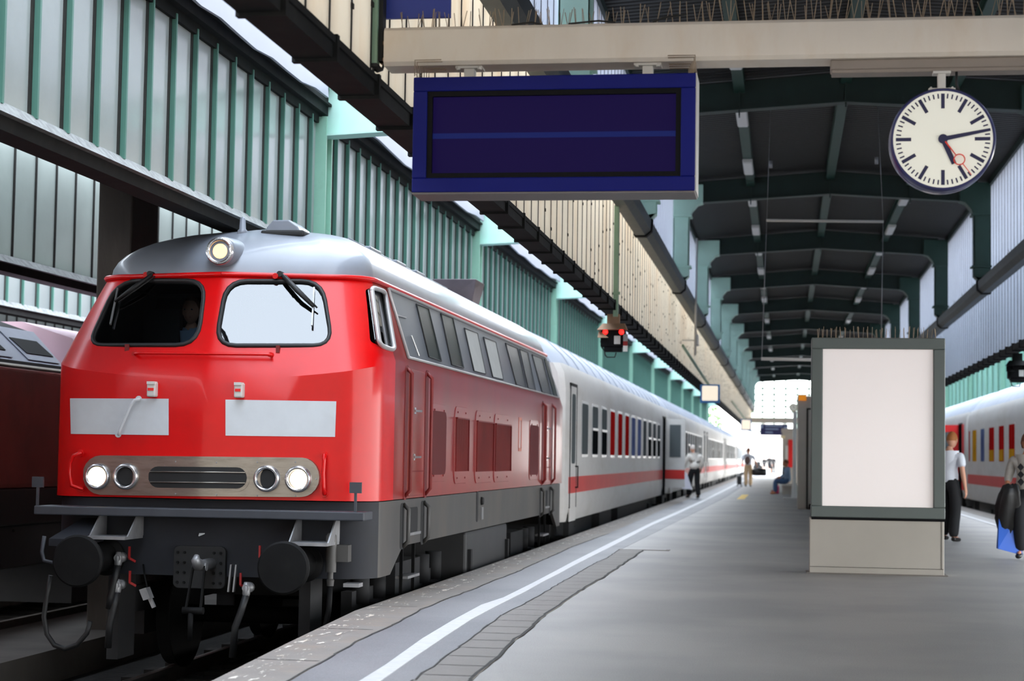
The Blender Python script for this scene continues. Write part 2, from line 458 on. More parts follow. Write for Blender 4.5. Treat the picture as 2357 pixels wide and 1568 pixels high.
M_SLAB = mat('paving_slab', (116, 109, 103), .65, var=.08, scale=1.2, bump=.15, bscale=70)
M_SIDE = mat('platform_side', (62, 58, 54), .85, var=.2, scale=2)
floor = struct(mf.build('floor', M_ASPHALT), 'grey asphalt platform between the two trains', 'platform')

def strip(name, L, R, m, z, label):
    mb = MB(); n = len(L)
    top = [(Vector((a.x, a.y, z)), Vector((b.x, b.y, z))) for a, b in zip(L, R)]
    vs = []; fs = []
    for a, b in top: vs += [a, b, a - Vector((0, 0, z + .01)), b - Vector((0, 0, z + .01))]
    for i in range(n - 1):
        o = 4 * i
        fs += [(o, o + 1, o + 5, o + 4), (o, o + 4, o + 6, o + 2), (o + 1, o + 3, o + 7, o + 5)]
    mb.add(vs, fs)
    return struct(mb.build(name, m), label, 'floor marking')
def gl(*pp): return [atZ(x, y) for x, y in pp]
inner = gl((670, 1568), (768, 1509), (853, 1462), (904, 1441), (969, 1404), (1057, 1370), (1193, 1316), (1319, 1259), (1400, 1229)) 
inner = [Vector((inner[0].x + .1, 4, 0))] + inner + [Vector((-2.93, 45, 0)), Vector((-2.93, 90, 0)), Vector((-2.93, 229, 0))]
def edgex(y):
    for (x0, y0), (x1, y1) in zip(edge, edge[1:]):
        if y0 <= y <= y1: return x0 + (x1 - x0) * (y - y0) / (y1 - y0)
    return edge[-1][0]
def resample(L, R):
    ys = sorted(set([p.y for p in L if p.y >= max(L[0].y, R[0].y)] + [p.y for p in R]))
    def at(P, y):
        for a, b in zip(P, P[1:]):
            if a.y <= y <= b.y: return a + (b - a) * ((y - a.y) / max(1e-6, b.y - a.y))
        return P[0] if y < P[0].y else P[-1]
    return [Vector((at(L, y).x, y, 0)) for y in ys], [Vector((at(R, y).x, y, 0)) for y in ys]
E1 = [Vector((x, y, 0)) for x, y in edge]
eL, eR = resample(E1, inner)
strip('trim_1', eL, eR, M_EDGE, .004, 'pale concrete edge slabs of the platform beside the red locomotive')
wornR = [Vector((p.x + .2 + .03 * sin(p.y * 3), p.y, 0)) for p in eL]
ww = MB()
rowL = []; y = 5.2
while y < 46:
    rowL.append([Vector((edgex(y) + .035, y, .0065)), Vector((edgex(y) + .16, y, .0065)), Vector((edgex(y) + .3, y, .0065))]); y += .5
ww.grid(rowL, 0, False)
m = M_EDGEWORN; N = m.node_tree.nodes; L = m.node_tree.links
tc = N.new('ShaderNodeTexCoord'); mp = N.new('ShaderNodeMapping'); mp.inputs['Scale'].default_value = (9, 2.2, 1)
n1 = N.new('ShaderNodeTexNoise'); n1.inputs['Scale'].default_value = 1.6; n1.inputs['Detail'].default_value = 9; n1.inputs['Roughness'].default_value = .72
L.new(tc.outputs['Object'], mp.inputs['Vector']); L.new(mp.outputs[0], n1.inputs['Vector'])
mr = N.new('ShaderNodeMapRange'); mr.inputs['From Min'].default_value = .56; mr.inputs['From Max'].default_value = .6
L.new(n1.outputs['Fac'], mr.inputs['Value']); L.new(mr.outputs[0], N['Principled BSDF'].inputs['Alpha'])
struct(ww.build('trim_2', M_EDGEWORN), 'worn pale paint along the platform edge', 'floor marking')
wl = gl((831, 1568), (887, 1533), (972, 1472), (1040, 1431), (1108, 1394), (1159, 1377), (1227, 1343), (1280, 1315), (1319, 1294), (1400, 1253), (1500, 1204), (1560, 1178), (1620, 1151), (1700, 1111))
wr = gl((879, 1568), (948, 1519), (1023, 1468), (1084, 1428), (1142, 1397), (1210, 1363), (1245, 1343), (1290, 1320), (1319, 1304), (1400, 1263), (1500, 1211), (1560, 1184), (1620, 1155.4), (1700, 1113.6))
wl = [Vector((wl[0].x + .1, 5, 0))] + wl + [Vector((-2.35, 229, 0))]
wr = [Vector((wr[0].x + .1, 5, 0))] + wr + [Vector((-2.22, 229, 0))]
a, b = resample(wl, wr)
sl = gl((952, 1568), (1016, 1523), (1057, 1492), (1127, 1440), (1155, 1418), (1210, 1390), (1280, 1350), (1365, 1300), (1400, 1284), (1428, 1266))
sr = gl((1084, 1568), (1135, 1523), (1176, 1482), (1227, 1441), (1255, 1417), (1280, 1401), (1342, 1357), (1400, 1323), (1480, 1268))
slx = [Vector((sl[0].x + .1, 5, 0))] + sl
dl, dr = resample(inner, slx + [Vector((-1.9, 60, 0)), Vector((-2.0, 229, 0))])
strip('trim_3', dl, dr, M_ASPHALTDK, .003, 'darker asphalt band between the platform edge and the paving strip')
strip('trim_4', a, b, M_LINE, .007, 'wavy white safety line painted along the left platform edge')
srx = [Vector((sr[0].x + .1, 5, 0))] + sr
s1, s2 = resample(slx, srx)
strip('trim_5', s1, s2, M_SLAB, .006, 'strip of square paving slabs along the white line')
# joints between slabs and the cracks along both sides of the strip
jm = MB()
def crack(P, w):
    for i in range(len(P) - 1):
        n = max(2, int((P[i + 1] - P[i]).length / .25)); prev = None
        for k in range(n + 1):
            q = P[i].lerp(P[i + 1], k / n); q = Vector((q.x + random.uniform(-.012, .012), q.y, .0085))
            if prev: jm.add([prev + Vector((-w, 0, 0)), prev + Vector((w, 0, 0)), q + Vector((w, 0, 0)), q + Vector((-w, 0, 0))], [(0, 1, 2, 3)])
            prev = q
crack([p for p in slx if p.y < 25], .006); crack([p for p in srx], .011)
y = 5.2
while y < 24:
    for P, Q in zip(zip(s1, s2), list(zip(s1, s2))[1:]):
        if P[0].y <= y < Q[0].y:
            t = (y - P[0].y) / (Q[0].y - P[0].y); A_ = P[0].lerp(Q[0], t); B_ = P[1].lerp(Q[1], t)
            jm.add([A_ + Vector((0, -.007, .0085)), B_ + Vector((0, -.007, .0085)), B_ + Vector((0, .007, .0085)), A_ + Vector((0, .007, .0085))], [(0, 1, 2, 3)])
    y += .5
y = 8.7
while y < 60:
    x0 = edgex(y)
    jm.add([(x0, y - .007, .0062), (x0 + .4, y - .007, .0062), (x0 + .4, y + .007, .0062), (x0, y + .007, .0062)], [(0, 1, 2, 3)])
    y += 2.0
crack([p for p in inner if p.y < 45], .006)
struct(jm.build('trim_6', M_JOINT), 'dark cracks and joints in the paving', 'floor marking')
rl = MB()
for xx, w in ((4.26, .13),):
    rl.box((xx - w / 2, 6, -.01), (xx + w / 2, 229, .007))
struct(rl.build('trim_7', M_LINE), 'white safety line along the right platform edge', 'floor marking')
re_ = MB(); re_.box((4.66, 5, -.01), (5.1, 229, .004))
struct(re_.build('trim_8', M_EDGE), 'concrete edge slabs on the right side of the platform', 'floor marking')
ym = MB(); c0 = atZ(1697, 1150); c1 = atZ(1716, 1139)
ym.add([c0 + Vector((-.02, 0, .007)), c0 + Vector((.22, .2, .007)), c1 + Vector((.12, 0, .007)), c1 + Vector((-.12, -.2, .007))], [(0, 1, 2, 3)])
tag(ym.build('floor_mark', mat('yellow_floor_paint', (226, 190, 96), .6)), 'short yellow mark painted on the asphalt near the backpack man', 'floor marking')
dm = MB(); d0 = atZ(1425, 1265); d1 = atZ(1545, 1265)
dm.box((d0.x, d0.y - .12, 0), (d1.x, d0.y + .12, .008)); dm.box((d0.x + .05, d0.y - .09, .008), (d1.x - .05, d0.y + .09, .0095), 1)
tag(dm.build('cover_plate', [M_SLAB, M_ASPHALT]), 'flat cover plate set in the asphalt at the end of the paving strip', 'cover')
# ---- track bed
tb = MB(); tb.box((-40, -20, -1.4), (-2.4, 260, -.93)); tb.box((5.0, -20, -1.4), (40, 260, -.93))
struct(tb.build('ground', mat('track_ballast', (26, 24, 23), .95, var=.4, scale=9, bump=1.0, bscale=18)), 'dark ballast of the track beds', 'ground')
mp_ = MB(); mp_.box((-8.0, -8, -.93), (-6.75, 200, -.62))
struct(mp_.build('floor_left', mat('service_walkway', (92, 86, 80), .8, var=.2, scale=2)), 'low concrete walkway between the two locomotives', 'walkway')
M_RAIL = mat('rail_steel', (120, 112, 106), .4, metal=.7, var=.2)
M_SLEEPER = mat('sleeper_concrete', (40, 37, 34), .9, var=.2)
def track(xc, label, y1=200):
    t = thing('railway_track', label, 'track', (xc, 0, -.93))
    for sx in (-1, 1):
        x = xc + sx * .752
        m = MB(); m.box((x - .07, -8, -.92), (x + .07, y1, -.89)); m.box((x - .012, -8, -.9), (x + .012, y1, -.78)); m.box((x - .036, -8, -.79), (x + .036, y1, -.745))
        m.build('rail', M_RAIL, t)
    m = MB(); y = 6.0
    while y < 60:
        m.box((xc - 1.3, y, -.94), (xc + 1.3, y + .25, -.885)); y += .62
    tag(m.build('sleepers', M_SLEEPER, t), kind='stuff')
track(-4.88, 'track under the red diesel locomotive')
track(-9.7, 'track under the rust-red locomotive at the far left', 150)
track(6.75, 'track under the coaches on the right')

# ---- glazed aprons of the canopy (profiled glass planks)
def apron(name, X, sgn, label, lowmat, upmat):
    """sgn=+1: the wall is seen from its +X side"""
    low = MB(); up = MB(); y = YS; k = 0
    pl = .5
    while y < YEND:
        o = 0.0
        low.box((X - .03 - o, y + .008, ZB), (X + .03 - o, y + pl - .012, ZP - .02), 0)
        up.box((X - .03 - o, y + .008, ZP + .2), (X + .03 - o, y + pl - .012, ZE), 0)
        s_ = X
        low.box((s_ - .034, y - .014, ZB), (s_ + .034, y + .014, ZP), 1)
        up.box((s_ - .034, y - .012, ZP + .1), (s_ + .034, y + .012, ZE), 1)
        for q in range(2):      # dark clips along the joints
            zz = random.uniform(ZB + .1, ZP - .1); low.box((s_ - .034, y - .02, zz), (s_ + .042, y + .02, zz + .03), 1)
        y += pl; k += 1
    w = struct(thing(name, label, 'wall', (X, 60, ZB)))
    tag(low.build('lower_glazing', [lowmat, M_JOINT], w)); tag(up.build('upper_glazing', [upmat, M_JOINT], w))
    g = MB()       # sooty ledge under the planks
    g.box((X - .16, YS, ZB - .1), (X + .06, YEND, ZB + .0)); g.box((X - .03, YS, ZB - .02), (X + .075, YEND, ZB + .02))
    y = 3.3
    while y < 70:
        g.box((X - .17, y, ZB - .12), (X + .085, y + .05, ZB + .03)); y += 1.03
    g.build('bottom_ledge', M_SOOT, w)
    h = MB()       # eave plate
    h.box((X - .08, YS, ZE - .06), (X + .08, YEND, ZE + .16))
    h.build('eave_plate', M_GREENDEEP, w)
    return w
apron('wall_left', XA, 1, 'beige glazed apron hanging above the red locomotive, left side of the canopy', M_GLAZEBEIGE, M_GLAZEWHITE)
apron('wall_right', XC, -1, 'pale glazed apron along the right side of the canopy', M_GLAZEWHITE, M_GLAZEWHITE)
def gutter_beam(X, sgn, label):
    t = thing('gutter_beam', label, 'beam', (X, 60, ZP))
    m = MB()
    c = X + sgn * .16
    ring = [(-.15, -.06), (-.1, -.13), (.06, -.13), (.15, -.05), (.16, .12), (.1, .17), (-.15, .17)]
    for y0, y1 in zip([YS] + [f for f in FR if f > YS], [f for f in FR if f > YS] + [YEND]):
        m.prism([Vector((c + sgn * a, y0 + .04, ZP + .06 + b)) for a, b in ring], (0, y1 - y0 - .08, 0))
    m.build('beam', M_PIPE, t)
    k = MB()
    for f in FR:
        if f > YS: k.prism([Vector((c + sgn * a * 1.14, f - .09, ZP + .06 + b * 1.14)) for a, b in ring], (0, .18, 0))
    k.build('joint_collars', M_SOOT, t)
    return t
gutter_beam(XA, 1, 'dark rounded gutter beam along the left glazed apron')
gutter_beam(XC, -1, 'dark rounded gutter beam along the right glazed apron')
# dry weeds and dirt lying on the gutters
for X, sgn, lab in ((XA, 1, 'dry brown weeds growing on the left gutter beam'), (XC, -1, 'dark moss and dry weeds on the right gutter beam')):
    m = MB(); random.seed(11)
    for i in range(1500):
        y = 8 + 62 * random.random() ** 1.3
        if sin(y * 1.3) + sin(y * .47) < -.2: continue
        x = X + sgn * random.uniform(.04, .26); h = random.uniform(.04, .16)
        p = Vector((x, y, ZP + .2)); q = p + Vector((random.uniform(-.05, .05), random.uniform(-.06, .06), h))
        m.add([p + Vector((-.006, 0, 0)), p + Vector((.006, 0, 0)), p + Vector((0, .01, 0)), q], [(0, 1, 3), (1, 2, 3), (2, 0, 3)])
    tag(m.build('dry_weeds', mat('dry_weed_' + ('l' if sgn > 0 else 'r'), (136, 112, 88), .9)), lab, 'weeds', kind='stuff')

# ---- columns standing on the gutter beams
def column(X, sgn, y, label, m1, group):
    t = thing('canopy_column', label, 'column', (X + sgn * .2, y, ZP + .25), group)
    x0, x1 = X + sgn * .05, X + sgn * .4
    b = MB()
    b.box((x0, y - .17, 5.5), (x1, y - .13, 7.0)); b.box((x0, y + .13, 5.5), (x1, y + .17, 7.0))
    b.box((x1 - sgn * .03, y - .17, 5.5), (x1, y + .17, 7.0)); b.box((x0, y - .17, 5.5), (x0 + sgn * .03, y + .17, 7.0))
    b.build('shaft', m1, t, bevel=.008)
    h = MB()
    h.prism([Vector(p) for p in ((x0, y - .19, 6.62), (x1 + sgn * .02, y - .19, 6.62), (x1 + sgn * .06, y - .19, 6.72), (x1 + sgn * .18, y - .19, 6.86), (x1 + sgn * .3, y - .19, 6.9), (x1 + sgn * .3, y - .19, 7.3), (x0, y - .19, 7.3))], (0, .38, 0))
    h.box((x0, y - .21, 6.58), (x1 + sgn * .06, y + .21, 6.62))
    h.build('haunch', m1, t, bevel=.006)
    f = MB()
    f.box((x0 - sgn * .02, y - .2, 5.46), (x1 + sgn * .05, y + .2, 5.5))
    for q in (-.17, .13): f.prism([Vector(p) for p in ((x0, y + q, 5.46), (x1, y + q, 5.46), (x1, y + q, 5.27), (x1 - sgn * .1, y + q, 5.17), (x0, y + q, 5.1))], (0, .04, 0))
    f.prism([Vector(p) for p in ((x0, y - .17, 5.19), (x1, y - .17, 5.27), (x1 - sgn * .1, y - .17, 5.17), (x0, y - .17, 5.1))], (0, .34, 0))
    f.build('foot', m1, t)
    return t
for X, sgn, m1, side in ((XA, 1, M_COLUMN, 'left'), (XC, -1, M_GREENDK, 'right')):
    k = 0
    for i, f in enumerate(FR):
        if f < 15 or f > YEND: continue
        column(X, sgn, f, 'pale green steel column on the left gutter beam, %s from the near end' % ORD[k] if sgn > 0 else 'dark green steel column before the right glazing, %s from the near end' % ORD[k],
               m1, 'green columns along the %s gutter' % side)
        k += 1

# ---- canopy roof: deck, cross beams, purlins, lamps
def corr(name, c1, c2):
    m = mat(name, c1, .6, var=.15, scale=2, dirt=c2, dscale=1.2, damt=.5)
    N = m.node_tree.nodes; L = m.node_tree.links
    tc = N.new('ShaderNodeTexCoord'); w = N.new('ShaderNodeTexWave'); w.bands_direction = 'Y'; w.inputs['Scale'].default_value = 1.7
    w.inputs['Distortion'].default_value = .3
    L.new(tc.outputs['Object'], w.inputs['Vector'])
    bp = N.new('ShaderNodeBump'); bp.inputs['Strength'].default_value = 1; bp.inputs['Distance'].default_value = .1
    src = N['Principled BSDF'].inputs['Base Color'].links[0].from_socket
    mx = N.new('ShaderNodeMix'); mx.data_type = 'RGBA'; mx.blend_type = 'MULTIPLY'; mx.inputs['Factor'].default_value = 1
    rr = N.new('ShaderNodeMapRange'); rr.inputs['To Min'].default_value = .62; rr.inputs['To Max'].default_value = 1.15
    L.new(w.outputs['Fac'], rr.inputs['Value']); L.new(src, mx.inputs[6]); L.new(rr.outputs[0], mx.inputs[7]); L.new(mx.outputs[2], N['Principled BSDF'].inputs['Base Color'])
    L.new(w.outputs['Fac'], bp.inputs['Height']); L.new(bp.outputs[0], N['Principled BSDF'].inputs['Normal'])
    return m
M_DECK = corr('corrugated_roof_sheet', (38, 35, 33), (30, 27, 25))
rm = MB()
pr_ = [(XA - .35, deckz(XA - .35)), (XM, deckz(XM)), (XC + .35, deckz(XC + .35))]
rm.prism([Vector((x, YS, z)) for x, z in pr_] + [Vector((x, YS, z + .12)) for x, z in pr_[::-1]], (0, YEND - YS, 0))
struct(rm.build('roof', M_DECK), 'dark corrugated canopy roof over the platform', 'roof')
k = 0
for f in FR:
    if f < 8 or f > YEND: continue
    t = thing('roof_beam', 'dark green roof beam spanning the canopy, %s from the near end' % ORD[k], 'beam', (XM, f, 7.1), 'cross beams under the canopy roof'); k += 1
    w = MB()
    xs = [XA + .3, XA + .75, XM, XC - .75, XC - .3]; zb = [6.84, 6.93, 7.1, 6.93, 6.84]
    low = [Vector((x, f - .012, z)) for x, z in zip(xs, zb)]
    upp = [Vector((x, f - .012, deckz(x) - .03)) for x in xs]
    w.prism(low + upp[::-1], (0, .024, 0))
    for x in (XM, XM - 1.72, XM + 1.72): w.box((x - .01, f - .1, 7.0 - abs(x - XM) * .07), (x + .01, f + .1, deckz(x) - .03))
    w.build('web', M_GREENDEEP, t)
    fl = MB()
    for a, b in zip(low, low[1:]):
        fl.hexa([a + Vector((0, -.12, -.02)), a + Vector((0, .14, -.02)), b + Vector((0, .14, -.02)), b + Vector((0, -.12, -.02)),
                 a + Vector((0, -.12, .005)), a + Vector((0, .14, .005)), b + Vector((0, .14, .005)), b + Vector((0, -.12, .005))])
    fl.build('bottom_flange', M_GREENDEEP, t)
for nm, x in (('ridge', XM), ('left', XM - 1.72), ('right', XM + 1.72)):
    m = MB(); z = deckz(x)
    m.box((x - .09, YS, z - .22), (x + .09, YEND, z - .19)); m.box((x - .012, YS, z - .2), (x + .012, YEND, z)); m.box((x - .09, YS, z - .03), (x + .09, YEND, z))
    tag(m.build('purlin', M_GREENDK), {'ridge': 'green lengthwise roof beam along the middle of the canopy', 'left': 'green lengthwise roof beam with lamps, left of the middle one', 'right': 'green lengthwise roof beam with lamps, right of the middle one'}[nm], 'beam')
lamp0 = None
for side, sx in (('left', -1), ('right', 1)):
    k = 0
    for f in FR:
        if f < 15 or f > 120: continue
        for w_, dy in (('near', 1.1), ('far', 6.6)):
            x = XM + sx * 1.72; z = deckz(x) - .22
            if lamp0 is None:
                lamp0 = thing('ceiling_light', '', 'lamp', (0, 0, 0), 'lamps on the lengthwise roof beams')
                m = MB(); m.box((-.1, 0, -.06), (.1, 1.6, 0)); m.build('housing', M_OFFWHITE, lamp0, bevel=.01)
                m = MB(); m.box((-.085, .06, -.085), (.085, 1.54, -.058)); m.build('diffuser', M_WHITE, lamp0, bevel=.01)
                o = lamp0; o.location = (x, f + dy, z)
            else: o = dup(lamp0, (x, f + dy, z))
            o['label'] = 'white strip lamp under the %s lengthwise roof beam, %s end of the %s bay' % (side, w_, ORD[k])
        k += 1

# ---- glazed screens over the tracks (flat panes between green mullions)
def screen(name, X, sgn, z0, z1, y0, y1, label, gmat, mmat, step=.565, sill=True, gk=.07, top=True, md=.06):
    w = struct(thing(name, label, 'wall', (X, y0, z0)))
    g = MB(); mu = MB(); ga = MB()
    y = y0
    while y < y1:
        g.box((X - .01, y + .02, z0), (X + .012, y + step - .02, z1))
        ga.box((X - .015, y - gk, z0), (X + sgn * .018 + .0, y + .02, z1))  # gasket widened on the near side as the mullion's painted reflection
        mu.box((X, y - .014, z0 - .02), (X + sgn * md, y + .014, z1 + .05))
        y += step
    g.build('glazing', gmat, w); ga.build('gasket_reflection_strips', M_JOINT, w); mu.build('mullions', mmat, w)
    if sill:
        s = MB()
        s.hexa([(X - .1, y0, z0 - .1), (X + sgn * .12, y0, z0 - .1), (X + sgn * .12, y1, z0 - .1), (X - .1, y1, z0 - .1),
                (X - .1, y0, z0 + .0), (X + sgn * .03, y0, z0 + .0), (X + sgn * .03, y1, z0 + .0), (X - .1, y1, z0 + .0)])
        s.build('sill', M_SILL, w)
        s = MB(); s.box((X - .16, y0, z0 - .2), (X + sgn * .06, y1, z0 - .1)); s.build('bottom_beam', M_SOOT, w)
        if not top: return w
        h = MB(); h.box((X - .12, y0, z1), (X + sgn * .05, y1, z1 + .1)); h.box((X - .3, y0, z1 + .1), (X + sgn * .12, y1, z1 + .42))
        h.box((X + sgn * .02, y0, z1 + .2), (X + sgn * .16, y1, z1 + .23)); h.build('top_beam', M_SOOT, w)
    return w
ZS0, ZS1 = 3.56, 4.93
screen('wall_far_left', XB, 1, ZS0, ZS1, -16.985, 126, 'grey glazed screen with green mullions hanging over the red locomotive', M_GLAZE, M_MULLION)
screen('wall_far_right', XD, -1, ZS0 - .1, 5.2, -15.7, 126, 'pale green glazed screen over the coaches on the right', M_GLAZETEAL, M_GREEN, step=1.7)
screen('wall_left_of_left', -9.0, 1, 3.5, 4.82, -15.9, 110, 'grey glazed screen under the dark soffit, behind the concrete pier', M_GLAZEDIM, M_JOINT, step=.62, gk=.02, top=False, md=.03)
screen('wall_back_left', -12.6, 1, 3.66, 5.2, -16.1, 110, 'pale glazed screen with green mullions at the far left', M_GLAZEFAR, M_MULLION, step=.62)
m = MB(); y = 18
while y < 110:
    m.box((-16.03, y + .01, 0), (-15.97, y + .49, 5.0), 0); m.box((-16.02, y - .02, 0), (-15.95, y + .02, 5.0), 1); y += .5
struct(m.build('wall_outer_left', [M_GLAZEFAR, M_JOINT]), 'white panelled wall seen low at the far left', 'wall')
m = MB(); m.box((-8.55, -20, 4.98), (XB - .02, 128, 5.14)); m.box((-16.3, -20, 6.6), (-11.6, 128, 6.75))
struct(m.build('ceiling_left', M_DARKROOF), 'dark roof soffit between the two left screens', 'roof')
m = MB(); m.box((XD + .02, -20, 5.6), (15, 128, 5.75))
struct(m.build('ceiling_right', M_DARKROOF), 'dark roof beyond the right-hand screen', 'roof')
# posts carrying the screen and the green brackets that reach out over the track
def bracket(X, sgn, y, label, group, m1, reach=1.25):
    t = thing('roof_bracket', label, 'bracket', (X, y, ZS1), group)
    b = MB(); x0, x1 = X + sgn * .02, X + sgn * reach
    prof = [(x0, 4.80), (x1, 4.93), (x1, 5.2), (x0, 5.4)]
    b.prism([Vector((a, y - .012, z)) for a, z in prof], (0, .024, 0))
    b.hexa([(x0, y - .13, 4.78), (x1, y - .13, 4.91), (x1, y + .13, 4.91), (x0, y + .13, 4.78), (x0, y - .13, 4.8), (x1, y - .13, 4.93), (x1, y + .13, 4.93), (x0, y + .13, 4.8)])
    b.hexa([(x0, y - .13, 5.39), (x1, y - .13, 5.19), (x1, y + .13, 5.19), (x0, y + .13, 5.39), (x0, y - .13, 5.41), (x1, y - .13, 5.21), (x1, y + .13, 5.21), (x0, y + .13, 5.41)])
    b.build('arm', m1, t)
    p = MB(); p.box((X - sgn * .02, y - .14, ZS0 - .3), (X + sgn * .14, y - .11, 5.0)); p.box((X - sgn * .02, y + .11, ZS0 - .3), (X + sgn * .14, y + .14, 5.0)); p.box((X + sgn * .05, y - .12, ZS0 - .3), (X + sgn * .08, y + .12, 5.0))
    p.build('post', M_GREEN, t)
    return t
k = 0
for f in FR:
    if f < 15 or f > 127: continue
    bracket(XB, 1, f + .2, 'pale green bracket reaching over the left train, %s from the near end' % ORD[k], 'green brackets over the left track', M_BRACKET, 2.35)
    if f > 28: bracket(XD, -1, f + .25, 'green bracket above the coaches on the right, %s from the near end' % ORD[k], 'green brackets over the right track', M_GREEN, 2.3)
    k += 1
# white sheet fascia above the left screen, one sheet per bay, slightly sagging
k = 0
for f0, f1 in zip(FR, FR[1:]):
    if f1 < 12 or f0 > 127: continue
    m = MB(); n = 12; a_ = []; X_ = XB + .3
    y0_ = max(f0 + .45, 12.4); y1_ = f1 - .5
    for i in range(n + 1):
        t = i / n; y = y0_ + (y1_ - y0_) * t; s = .07 * 4 * t * (1 - t) + .02 * sin(i * 2.1)
        a_.append([Vector((X_, y, 5.1 - s)), Vector((X_ - .05, y, 5.8)), Vector((X_ - .08, y, 5.8)), Vector((X_ - .03, y, 5.1 - s))])
    m.grid(a_, closed=True); m.add(a_[0], [(0, 1, 2, 3)]); m.add(a_[-1], [(0, 1, 2, 3)])
    for y in (y0_ + .3, y1_ - .4): m.bar((X_ - .06, y, 5.4), (XB - .02, y, 5.4), .04)
    o = m.build('fascia_sheet', M_FASCIA, sharp=40)
    tag(o, 'white sagging fascia sheet above the left screen, %s bay from the near end' % ORD[k], 'fascia', 'white fascia sheets over the left track'); k += 1
# concrete pier
pm = MB(); pm.box((-7.2, 18.2, -.75), (-6.82, 19.0, 5.0))
struct(pm.build('pillar', M_CONCRETE, bevel=.02), 'dark concrete pier behind the red locomotive', 'pillar')
# end gable of the hall: glass with a grid of bars
m = MB(); m.box((-22, YS - .6, -.93), (22, YS - .2, 9.5))  # unseen wall added behind the viewer to cut the front light
struct(m.build('wall_back', mat('unseen_wall_stone', (150, 138, 122), .8, var=.1, scale=1)), 'unseen concourse wall added behind the viewer to block front light', 'wall')
g = thing('end_glazing', 'bright gridded glass gable closing the far end of the canopy', 'window', (XM, YEND, 4.2))
m = MB(); m.box((XA, YEND - .01, 4.4), (XC, YEND + .01, 7.3)); m.build('glass', thin_glass('gable_glass', (235, 240, 240), 1.3), g)
m = MB()
x = XA
while x <= XC + .01: m.box((x - .06, YEND - .05, 3.4), (x + .06, YEND + .05, 7.3)); x += .865
for z in (3.4, 4.1, 4.4, 4.85, 5.3, 5.75, 6.2, 6.65): m.box((XA, YEND - .05, z - .06), (XC, YEND + .05, z + .06))
m.build('grid_bars', M_GREEN, g)

# ================================================================== red diesel locomotive
CX_, HW = -4.88, 1.46
YF, YR = 14.86, 28.54
YMID = (YF + YR) / 2
ZBOT, ZGUT, RC, BOW = 0.85, 2.80, 0.34, 0.13
loco = thing('diesel_locomotive', 'bright red diesel locomotive with lit headlamps and two white stripes on its nose', 'locomotive', (CX_, 21.7, -.745))

def zcrease(dx): return 1.87 + .12 * min(1, abs(dx) / HW) ** 2
def side_off(z):
    return HW if z <= 2.08 else HW - .22 * (z - 2.08) / .72
def vee(a, lim):        # plan of the nose: two flat halves meeting in a soft ridge
    return (math.sqrt(a * a + .0016) - .04) / (math.sqrt(lim * lim + .0016) - .04)
def nose_y(dx, z):
    zc = zcrease(dx); a = abs(dx)
    if z <= zc: w, y, bow, rc = HW, YF, BOW, RC
    else:
        t = (z - zc) / (ZGUT - zc)
        w, y, bow, rc = HW - .22 * t, YF + .40 * t, BOW + .10 * t, RC
    lim = w - rc
    y += bow * vee(min(a, lim), lim)
    if a > lim: y += rc - math.sqrt(max(0, rc * rc - min(rc, a - lim) ** 2))
    return y
def atNose(px, py, off=0.0):
    Y = 15.0
    for _ in range(12):
        p = atY(px, py, Y); Y = nose_y(p.x - CX_, p.z) - off
    return atY(px, py, Y)
def atSide(px, py, off=0.0):
    X = CX_ + HW
    for _ in range(12):
        p = atX(px, py, X); X = CX_ + side_off(p.z) + off
    return atX(px, py, X)
def loop(w, yf, rc, bow, yr, zf, sides=(15.75, 16.3)):
    """closed plan outline, clockwise from the nose centre; zf(dx, y) gives the height"""
    lim = max(.001, w - rc); q = []
    for a in [0, min(.03, lim * .05), min(.08, lim * .1)] + [lim * k / 8 for k in range(1, 9)]: q.append((a, yf + bow * vee(a, lim)))
    for k in range(1, 8):
        a = radians(90 * k / 7); q.append((lim + rc * sin(a), yf + bow + rc * (1 - cos(a))))
    for s in sides: q.append((w, max(s, yf + bow + rc + .01)))
    mid = (yf + yr) / 2
    right = q + [(x, 2 * mid - y) for x, y in q[::-1]]
    full = right + [(-x, y) for x, y in right[::-1]][1:-1]
    return [Vector((CX_ + x, y, zf(x, y))) for x, y in full]
def sz(y, a, b):        # front value a blends to side value b behind the corner (either end)
    d = min(y - YF, YR - y); t = min(1, max(0, (d - .15) / .75)); return a + (b - a) * t
rows = []
for t in (0, .35, .7, 1): rows.append(loop(HW, YF, RC, BOW, YR, lambda x, y, t=t: ZBOT + (sz(y, zcrease(x), 2.08) - ZBOT) * t))
for t in (.12, .3, .5, .7, .87, 1):
    rows.append(loop(HW - .22 * t, YF + .40 * t, RC, BOW + .10 * t, YR - .40 * t, lambda x, y, t=t: sz(y, zcrease(x), 2.08) + (ZGUT - sz(y, zcrease(x), 2.08)) * t))
b = MB(); n = len(rows[0])
b.grid(rows, 0, True, closed=True)
b.add(rows[0], [list(range(n))[::-1]]); b.add(rows[-1], [list(range(n))])
vv = b.v
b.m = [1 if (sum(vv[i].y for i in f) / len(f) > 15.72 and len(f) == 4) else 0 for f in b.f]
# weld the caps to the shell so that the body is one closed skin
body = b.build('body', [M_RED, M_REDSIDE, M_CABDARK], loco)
bb = bmesh.new(); bb.from_mesh(body.data); bmesh.ops.remove_doubles(bb, verts=bb.verts, dist=1e-4); bmesh.ops.recalc_face_normals(bb, faces=bb.faces); bb.to_mesh(body.data); bb.free()

